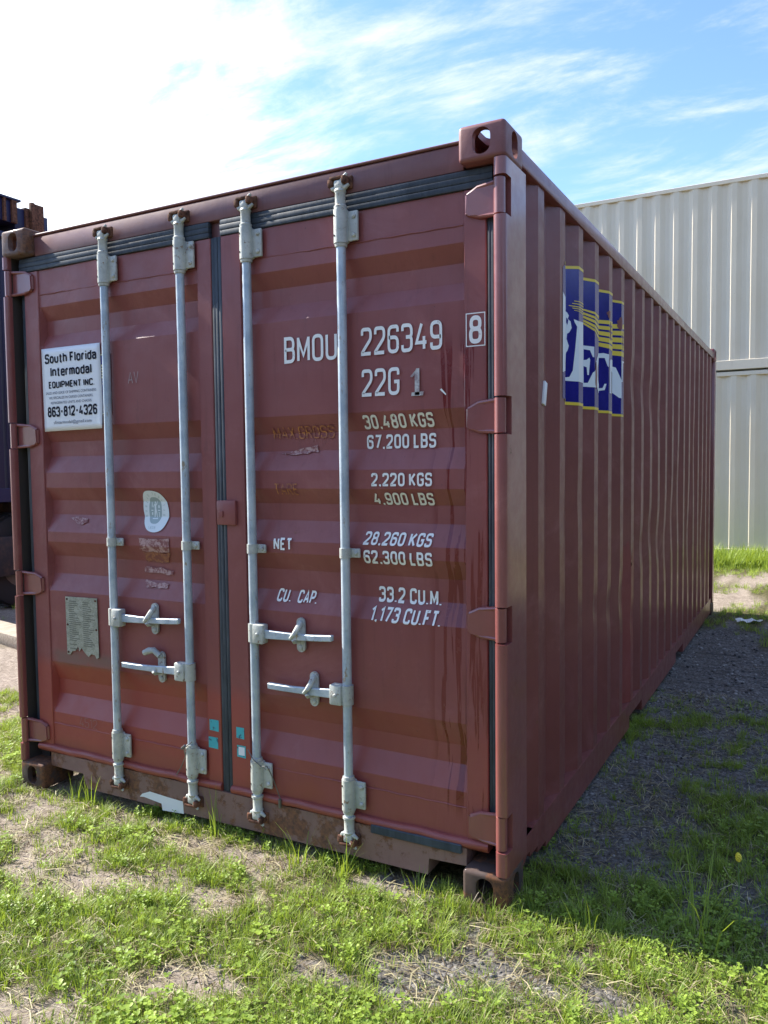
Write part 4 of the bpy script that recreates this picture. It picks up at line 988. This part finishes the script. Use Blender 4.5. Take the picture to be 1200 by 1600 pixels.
for a in (2.55, 3.44): m = MB(); m.box(-4.40, -4.24, a, a+.12, 4.012, 4.12, .008); m.build('foot', M_RUST, fr); m = MB(); m.box(-6.40, -6.24, a, a+.12, 4.012, 4.12, .008); m.build('foot', M_RUST, fr)
m = MB(); m.box(-4.24, -4.19, 3.505, 3.545, 4.012, 4.39, .004); m.box(-4.26, -4.20, 3.545, 3.665, 4.012, 4.385, .004); m.box(-4.40, -4.24, 3.46, 3.52, 4.02, 4.33, .004); m.build('end_post', M_RUST, fr)
m = MB(); m.box(-6.4, -4.23, 3.545, 3.735, 4.012, 4.285, .006); m.build('end_beam', NAVR, fr)
# timber plank
M_WOOD = Mat('weathered_timber', rough=.8); q = M_WOOD.noise(6, 6, .7, sc=(10, 1, 10)); M_WOOD.setc(M_WOOD.mix(M_WOOD.ramp(q, .3, .7), (.28, .22, .16), (.48, .40, .31))); M_WOOD.bump(q, .5, .01)
m = MB(); m.box(-1.6, 1.6, -.13, .13, 0, .11, .008, 2); o = m.build('timber_beam', M_WOOD); o.location = (-3.7, 2.28, gz(-3, 2.1)); o.rotation_euler = (0, 0, math.radians(-12)); tag(o, 'weathered timber beam on the dirt left of the maroon container', 'timber beam')

# ---------------------------------------------------------------- vegetation, stones
TAN = math.tan
def frust(x, y):      # keep growth to where this part of the yard can be seen from near the photograph's spot
    f = Rcam(-0.495746, 0, 0); dx = x-CAMP.x; dy = y-CAMP.y
    fx, fy = math.sin(-.495746), math.cos(-.495746); d = dx*fx+dy*fy; r_ = dx*fy-dy*fx
    return (d > .9) & (np.abs(r_) < d*.53+.35)
def scatter(n, x0, x1, y0, y1, dens):
    x = rng.uniform(x0, x1, n); y = rng.uniform(y0, y1, n)
    inside = (x > .04) & (x < W-.03) & (y > .07) & (y < L-.05)
    k = (~inside) & frust(x, y) & (rng.random(n) < dens(x, y)); return x[k], y[k]
class Soup:
    def __init__(s): s.V = []; s.F = []; s.T = []; s.n = 0
    def place(s, tmpl, x, y, z, sc, rot, tone, tilt=None):
        """instances of one template (V,F,T) at arrays"""
        V, F, T = tmpl; c_, s_ = np.cos(rot), np.sin(rot); k = len(x)
        P = V[None]*sc[:, None, None]
        X = P[..., 0]*c_[:, None]-P[..., 1]*s_[:, None]+x[:, None]; Y = P[..., 0]*s_[:, None]+P[..., 1]*c_[:, None]+y[:, None]; Z = P[..., 2]+z[:, None]
        s.V.append(np.stack([X, Y, Z], -1).reshape(-1, 3)); s.F.append((F[None]+(s.n+np.arange(k)*len(V))[:, None, None]).reshape(-1, 3))
        s.T.append((T[None]+tone[:, None]).ravel()); s.n += k*len(V)
    def obj(s, name, mat): return np_mesh(name, np.concatenate(s.V), np.concatenate(s.F), mat, False, np.concatenate(s.T))
def scatter_tmpl(soup, tmpls, x, y, smin, smax, zoff=0, tone=.25):
    t = rng.integers(0, len(tmpls), len(x))
    for i, tm in enumerate(tmpls):
        k = t == i
        if not k.any(): continue
        xx, yy = x[k], y[k]; soup.place(tm, xx, yy, gz(xx, yy)+zoff, rng.uniform(smin, smax, k.sum()), rng.uniform(0, 6.28, k.sum()), rng.uniform(-tone, tone, k.sum()))
def blade(V, F, T, bx, by, h, lean, az, w, segs=3, tone=.5, droop=1.0):
    base = len(V); d = np.array([math.cos(az), math.sin(az)]); s_ = np.array([-d[1], d[0]])
    for i in range(segs+1):
        t = i/segs; hz = h*(t-.35*droop*lean*t*t); off = h*lean*t**1.6; ww = w*(1-t**1.5)*.5+.0001
        if i == segs: V.append([bx+d[0]*off, by+d[1]*off, hz]); T.append(tone)
        else:
            V.append([bx+d[0]*off+s_[0]*ww, by+d[1]*off+s_[1]*ww, hz]); V.append([bx+d[0]*off-s_[0]*ww, by+d[1]*off-s_[1]*ww, hz]); T += [tone-.15*(1-t)]*2
    for i in range(segs-1): a = base+2*i; F.append([a, a+1, a+2]); F.append([a+1, a+3, a+2])
    a = base+2*(segs-1); F.append([a, a+1, a+2])
def T_(V, F, T): return np.array(V, float), np.array(F, int), np.array(T, float)
def grass_tuft(n, h, spread, w, lean=(.1, .8)):
    V, F, T = [], [], []
    for _ in range(n):
        az = random.uniform(0, 6.28); r_ = random.uniform(0, spread)
        blade(V, F, T, r_*math.cos(az), r_*math.sin(az), h*random.uniform(.5, 1.1), random.uniform(*lean), az+random.uniform(-1, 1), w*random.uniform(.7, 1.3), 3, random.uniform(.3, .7))
    return T_(V, F, T)
def leaf(V, F, T, c, d, up, L_, w, tone):
    """rounded little leaf: centre fold"""
    b = len(V); d = Vector(d).normalized(); s_ = d.cross(Vector(up)).normalized(); u = s_.cross(d)
    c = Vector(c)
    pts = [c, c+d*L_*.35+s_*w*.42+u*L_*.06, c+d*L_*.8+s_*w*.46+u*L_*.06, c+d*L_*1.0, c+d*L_*.8-s_*w*.46+u*L_*.06, c+d*L_*.35-s_*w*.42+u*L_*.06]
    V += [list(p) for p in pts]; T += [tone]*6
    F += [[b, b+1, b+2], [b, b+2, b+3], [b, b+3, b+4], [b, b+4, b+5]]
def clover(nst, h, spread, ls):
    V, F, T = [], [], []
    for _ in range(nst):
        az = random.uniform(0, 6.28); r_ = spread*math.sqrt(random.random()); x, y = r_*math.cos(az), r_*math.sin(az); hh = h*random.uniform(.4, 1.1); tn = random.uniform(.3, .75)
        tip = (x*1.3, y*1.3, hh); b = len(V)
        V += [[x*.7-.0008, y*.7, 0], [x*.7+.0008, y*.7, 0], list(tip)]; T += [.2]*3; F += [[b, b+1, b+2]]
        a0 = random.uniform(0, 6.28); tilt = random.uniform(-.1, .5)
        for k in range(3):
            a = a0+k*2.09; s_ = ls*random.uniform(.7, 1.2)
            leaf(V, F, T, tip, (math.cos(a), math.sin(a), tilt), (0, 0, 1), s_, s_*.95, tn+random.uniform(-.08, .08))
    return T_(V, F, T)
def weed(n, h, ls):      # upright leafy stems
    V, F, T = [], [], []
    for _ in range(n):
        az = random.uniform(0, 6.28); x, y = .02*random.random()*math.cos(az), .02*random.random()*math.sin(az); hh = h*random.uniform(.6, 1.1); lx, ly = random.uniform(-.3, .3)*hh, random.uniform(-.3, .3)*hh
        b = len(V); V += [[x-.001, y, 0], [x+.001, y, 0], [x+lx, y+ly, hh]]; T += [.3]*3; F += [[b, b+1, b+2]]; tn = random.uniform(.35, .8)
        for k in range(7):
            t = .25+.75*k/6; a = k*2.4+az; leaf(V, F, T, (x+lx*t, y+ly*t, hh*t), (math.cos(a), math.sin(a), .45), (0, 0, 1), ls*(1.1-.4*t)*random.uniform(.8, 1.2), ls*.62, tn+random.uniform(-.1, .1))
    return T_(V, F, T)
def strands(n, h, sp, w):   # dead stems lying about
    V, F, T = [], [], []
    for _ in range(n):
        az = random.uniform(0, 6.28); x, y = random.uniform(-sp, sp), random.uniform(-sp, sp); ln = h*random.uniform(.4, 1.2); d = (math.cos(az), math.sin(az)); b = len(V); z = random.uniform(.002, .014)
        ww = w*random.uniform(.6, 1.4)/2; k = random.uniform(-.3, .3)
        for t in (0, .5, 1):
            px, py = x+d[0]*ln*t-d[1]*k*ln*t*(1-t), y+d[1]*ln*t+d[0]*k*ln*t*(1-t); zz = z+.012*math.sin(t*3.14)*random.random()
            V += [[px-d[1]*ww, py+d[0]*ww, zz], [px+d[1]*ww, py-d[0]*ww, zz+.0006]]
        T += [random.uniform(.1, .9)]*6; F += [[b, b+1, b+2], [b+1, b+3, b+2], [b+2, b+3, b+4], [b+3, b+5, b+4]]
    return T_(V, F, T)
def leafmat(name, lo, hi, trans=.35, rough=.5):
    m = Mat(name, rough=rough, spec=.35); a = m.t.nodes.new('ShaderNodeAttribute'); a.attribute_name = 'tone'
    nn = m.noise(3, 3, .6); f = m.M('ADD', m.ramp(a.outputs['Fac'], .05, .95), m.M('MULTIPLY', m.M('SUBTRACT', nn, .5), .9), clamp=True)
    c = m.mix(f, lo, hi); m.setc(c)
    tr = m.t.nodes.new('ShaderNodeBsdfTranslucent'); tcol = m.mix(.55, c, (hi[0]*1.5, hi[1]*1.5, hi[2]*.6)); m.lk(tcol, tr.inputs['Color'])
    mx = m.t.nodes.new('ShaderNodeMixShader'); mx.inputs[0].default_value = trans; m.lk(m.b.outputs[0], mx.inputs[1]); m.lk(tr.outputs[0], mx.inputs[2]); m.lk(mx.outputs[0], m.out.inputs['Surface'])
    return m
G_GRASS = leafmat('grass_leaf', (.13, .20, .035), (.36, .46, .075)); G_CLOV = leafmat('clover_leaf', (.12, .19, .03), (.34, .46, .07)); G_DRY = leafmat('dead_stem', (.07, .045, .028), (.48, .42, .25), .2)
near = lambda x, y: sm(4.2, 1.2, np.hypot(x-CAMP.x, y-CAMP.y))
fore = lambda x, y: sm(.5, .1, y)
# fine grass
s1 = Soup(); gt = [grass_tuft(12, random.choice((.04, .05, .06)), .026, .0028, (.2, 1.1)) for _ in range(8)]; gt2 = [grass_tuft(12, .085, .035, .0034, (.3, 1.1)) for _ in range(6)]
x, y = scatter(78000, -1.5, 4.6, -2.0, 3.0, lambda x, y: .07+sm(.22, .75, cover(x, y))*.80); scatter_tmpl(s1, gt, x, y, .5, 1.05)
x, y = scatter(8000, -1.5, 4.6, -2.0, .45, lambda x, y: sm(.45, .9, cover(x, y))*(.15+.6*sm(.45, .7, fbm(x, y, 3.3)))); scatter_tmpl(s1, gt2, x, y, .5, 1.0)
x, y = scatter(30000, -6, 7, 2.6, 11.2, lambda x, y: sm(.35, .85, cover(x, y))*.6); scatter_tmpl(s1, gt, x, y, .8, 1.7)
far_t = [grass_tuft(14, .26, .06, .009, (.1, .7)) for _ in range(5)]
x, y = scatter(5200, -2, 8, 9.6, 10.93, lambda x, y: sm(9.6, 10.5, y)*.9+.1); scatter_tmpl(s1, far_t, x, y, .6, 1.25)
o = s1.obj('grass', G_GRASS); o['kind'] = 'stuff'; o['label'] = 'short bright grass growing unevenly round the containers'; o['category'] = 'grass'
# clover and small weeds
tw = [strands(5, .05, .05, .0030) for _ in range(5)]
s2 = Soup(); ct = [clover(6, .036, .034, random.choice((.006, .008, .011))) for _ in range(10)]; wt_ = [weed(random.choice((2, 3, 4)), random.choice((.035, .05, .065)), random.choice((.009, .012, .016))) for _ in range(10)]
x, y = scatter(26000, -1.0, 4.6, -2.0, 1.4, lambda x, y: sm(.35, .8, cover(x, y))*(.12+sm(.44, .66, fbm(x+3, y, 2.1)))*.33); scatter_tmpl(s2, ct, x, y, .6, 1.25)
x, y = scatter(12000, -1.0, 4.6, -2.0, 1.0, lambda x, y: sm(.3, .8, cover(x, y))*(.12+sm(.42, .60, fbm(x+9, y+4, 2.6)))*.55); scatter_tmpl(s2, wt_, x, y, .6, 1.2)
o = s2.obj('clover', G_CLOV); o['kind'] = 'stuff'; o['label'] = 'patches of clover and small leafy weeds in front of the maroon container'; o['category'] = 'clover'
# dead stems and debris
s3 = Soup(); dtm = [strands(9, .07, .05, .0022) for _ in range(8)]
x, y = scatter(15000, -1.5, 4.6, -2.0, 3.0, lambda x, y: (.30+.5*sm(.3, .6, fbm(x, y+5, 3)))*np.where((x > 2.35) & (y > .3), .3, 1)); scatter_tmpl(s3, dtm, x, y, .5, 1.3)
dst = [grass_tuft(8, .06, .03, .0022, (.3, 1.0)) for _ in range(4)]
x, y = scatter(6000, -1.5, 4.6, -2.0, 3.0, lambda x, y: .5*sm(.3, .6, cover(x, y))); scatter_tmpl(s3, dst, x, y, .5, 1.1)
o = s3.obj('dead_grass', G_DRY); o['kind'] = 'stuff'; o['label'] = 'straw coloured dead stems lying over the soil'; o['category'] = 'dead grass'
# gravel
ic = bmesh.new(); bmesh.ops.create_icosphere(ic, subdivisions=1, radius=1)
IV = np.array([v.co[:] for v in ic.verts]); IF = np.array([[v.index for v in f.verts] for f in ic.faces]); ic.free()
peb = []
for k in range(8): V = IV*np.array([1, rng.uniform(.6, 1), rng.uniform(.4, .75)])*(1+rng.uniform(-.2, .2, (len(IV), 1))); peb.append((V, IF, np.full(len(V), .5)))
mst = Mat('gravel_stone', rough=.85, spec=.3); a = mst.t.nodes.new('ShaderNodeAttribute'); a.attribute_name = 'tone'
mst.setc(mst.mix(mst.ramp(a.outputs['Fac'], .0, 1.0), (.05, .048, .048), (.34, .32, .30)))
s4 = Soup()
def stones(n, x0, x1, y0, y1, dens, a, b):
    x, y = scatter(n, x0, x1, y0, y1, dens); t = rng.integers(0, 8, len(x)); sc = a+(b-a)*rng.random(len(x))**4
    for i in range(8):
        k = t == i; s4.place(peb[i], x[k], y[k], gz(x[k], y[k])+sc[k]*.25, sc[k], rng.uniform(0, 6.28, k.sum()), (rng.random(k.sum())-.5)*.9)
stones(24000, 1.7, 4.4, -1.6, 3.2, lambda x, y: sm(.75, .3, cover(x, y))*np.where(y < 0, .5, .8), .002, .010)
stones(9000, 1.7, 4.4, 2.5, 6.0, lambda x, y: sm(.75, .3, cover(x, y))*.8, .004, .017)
stones(9000, -1.5, 1.9, -2.0, 1.5, lambda x, y: sm(.6, .2, cover(x, y))*.5, .0015, .007)
o = s4.obj('gravel', mst); o['kind'] = 'stuff'; o['label'] = 'loose grey gravel and pebbles in the bare soil'; o['category'] = 'gravel'
# individual taller plants
def plant_obj(name, label, cat, tm, x, y, sc, mat, group=None, rot=0.0):
    V, F, T = tm; o = np_mesh(name, V*sc, F, mat, False, T); o.location = (x, y, float(gz(x, y))); o.rotation_euler = (0, 0, rot); tag(o, label, cat, group); return o
plant_obj('grass_clump', 'tall grass clump at the sill between the third and fourth lock rods', 'grass clump', grass_tuft(26, .17, .07, .0045, (.2, .9)), 1.62, -.03, 1, G_GRASS)
plant_obj('grass_clump', 'tall grass clump growing under the foot of the fourth lock rod', 'grass clump', grass_tuft(16, .20, .05, .004, (.1, .7)), 1.80, -.03, 1, G_GRASS)
plant_obj('grass_clump', 'small grass clump beside the bottom left corner casting', 'grass clump', grass_tuft(12, .14, .03, .0045, (.1, .7)), .37, -.01, 1, G_GRASS)
plant_obj('grass_clump', 'thin grass clump at the sill left of the white tape', 'grass clump', grass_tuft(10, .17, .03, .004, (.05, .5)), .47, -.01, 1, G_GRASS)
plant_obj('grass_clump', 'wispy grass clump against the sill below the door joint', 'grass clump', grass_tuft(12, .22, .05, .003, (.1, .6)), 1.20, -.01, 1, G_GRASS)
plant_obj('grass_clump', 'seeding grass clump in front of the bottom right corner casting', 'grass clump', grass_tuft(12, .14, .07, .003, (.2, .8)), 2.33, -.07, 1, G_DRY)
plant_obj('grass_clump', 'low grass clump at the sill left of the bottom right casting', 'grass clump', grass_tuft(22, .10, .08, .004, (.2, .8)), 2.12, -.02, 1, G_GRASS)
plant_obj('grass_clump', 'long bladed grass clump in the shade at the right edge', 'grass clump', grass_tuft(20, .36, .10, .005, (.1, .8)), 3.02, .12, 1, G_GRASS)
plant_obj('grass_clump', 'long bladed grass clump where the shade meets the sun, right of the corner', 'grass clump', grass_tuft(12, .20, .06, .004, (.1, .7)), 2.70, .02, 1, G_GRASS)
fl = thing('yellow_flower', 'single yellow flower on a thin tall stem in the shaded grass', 'flower', (3.13, .22, float(gz(3.13, .22))))
M_STEM = Mat('flower_stem', (.10, .17, .04), .6); M_PET = Mat('yellow_petal', (.75, .62, .05), .5)
bx0, by0, bz0 = 3.13, .22, float(gz(3.13, .22)); tipf = Vector((3.120, .27, .225))
m = MB(); m.tube([(bx0, by0, bz0), (bx0-.002, by0+.01, .08), (bx0-.006, by0+.03, .15), tuple(tipf)], [.0022, .002, .0016, .0013], 6); m.tube([(bx0-.012, by0+.01, .12), (bx0+.012, by0, .12)], [.0014, .0008], 5); m.build('stem', M_STEM, fl)
m = MB()
for k in range(34):
    a = k*2.4; zz = -.008+.026*k/34; r_ = .006*math.sin(math.pi*(k+3)/40)+.0015
    c_ = tipf+Vector((math.cos(a)*r_, math.sin(a)*r_, zz)); m.box(-.0026, .0026, -.0026, .0026, -.0011, .0011, 0, 1, Matrix.Translation(c_) @ Matrix.Rotation(a, 4, 'Z') @ Matrix.Rotation(.6, 4, 'Y'))
m.build('flower_head', M_PET, fl)
for lb, gx_, gy_, hh in (('short seeding grass clump hiding the foot of the bottom right corner casting', 2.40, -.05, .11), ('short grass clump at the right side of the bottom right corner casting', 2.49, .08, .12), ('short grass clump left of the hole in the bottom right corner casting', 2.25, -.05, .10)):
    plant_obj('grass_clump', lb, 'grass clump', grass_tuft(26, hh, .06, .0032, (.1, .9)), gx_, gy_, 1, G_GRASS)
# litter
m = MB(); r_ = random.Random(4)
bmesh.ops.create_grid(m.bm, x_segments=8, y_segments=4, size=1)
for v in m.bm.verts: v.co = Vector((v.co.x*.11, v.co.y*.05, .02+.02*r_.random()+.01*math.sin(v.co.x*7)))
o = m.build('plastic_scrap', M_SIGN); o.location = (2.79, 5.62, .0); o.rotation_euler = (0, 0, .3); tag(o, 'crumpled white plastic scrap on the shaded ground', 'litter')

# unseen tree band, added east and behind the camera to darken rib reflections
M_UNSEEN = leafmat('unseen_foliage', (.020, .035, .010), (.06, .09, .022), .15)
N_ = 26000; u_ = rng.random(N_); side_ = rng.random(N_) < .5
px_ = np.where(side_, 34+rng.normal(0, 2.2, N_), -40+u_*78); py_ = np.where(side_, -34+u_*95, -34+rng.normal(0, 2.2, N_))
hh_ = 9+4*(fbm(px_*.3, py_*.3, .5)-.5)*2; pz_ = rng.random(N_)**.8*hh_
az_ = rng.uniform(0, 6.28, N_); el_ = rng.uniform(-1, 1, N_); s_ = rng.uniform(.5, 1.1, N_)
d1 = np.stack([np.cos(az_), np.sin(az_), el_*.5], -1)*s_[:, None]; d2 = np.stack([-np.sin(az_)*.6, np.cos(az_)*.6, rng.uniform(-1, 1, N_)], -1)*s_[:, None]
P_ = np.stack([px_, py_, pz_], -1); VV = np.stack([P_-d1, P_+d2*.6, P_+d1, P_-d2*.6], 1).reshape(-1, 3)
ii = np.arange(N_)*4; FF = np.concatenate([np.stack([ii, ii+1, ii+2], -1), np.stack([ii, ii+2, ii+3], -1)])
o = np_mesh('unseen_woods', VV, FF, M_UNSEEN, False, np.repeat(rng.random(N_), 4)); o['kind'] = 'stuff'; o['label'] = 'unseen dark tree band added out of view to darken reflections'; o['category'] = 'unseen_woods'
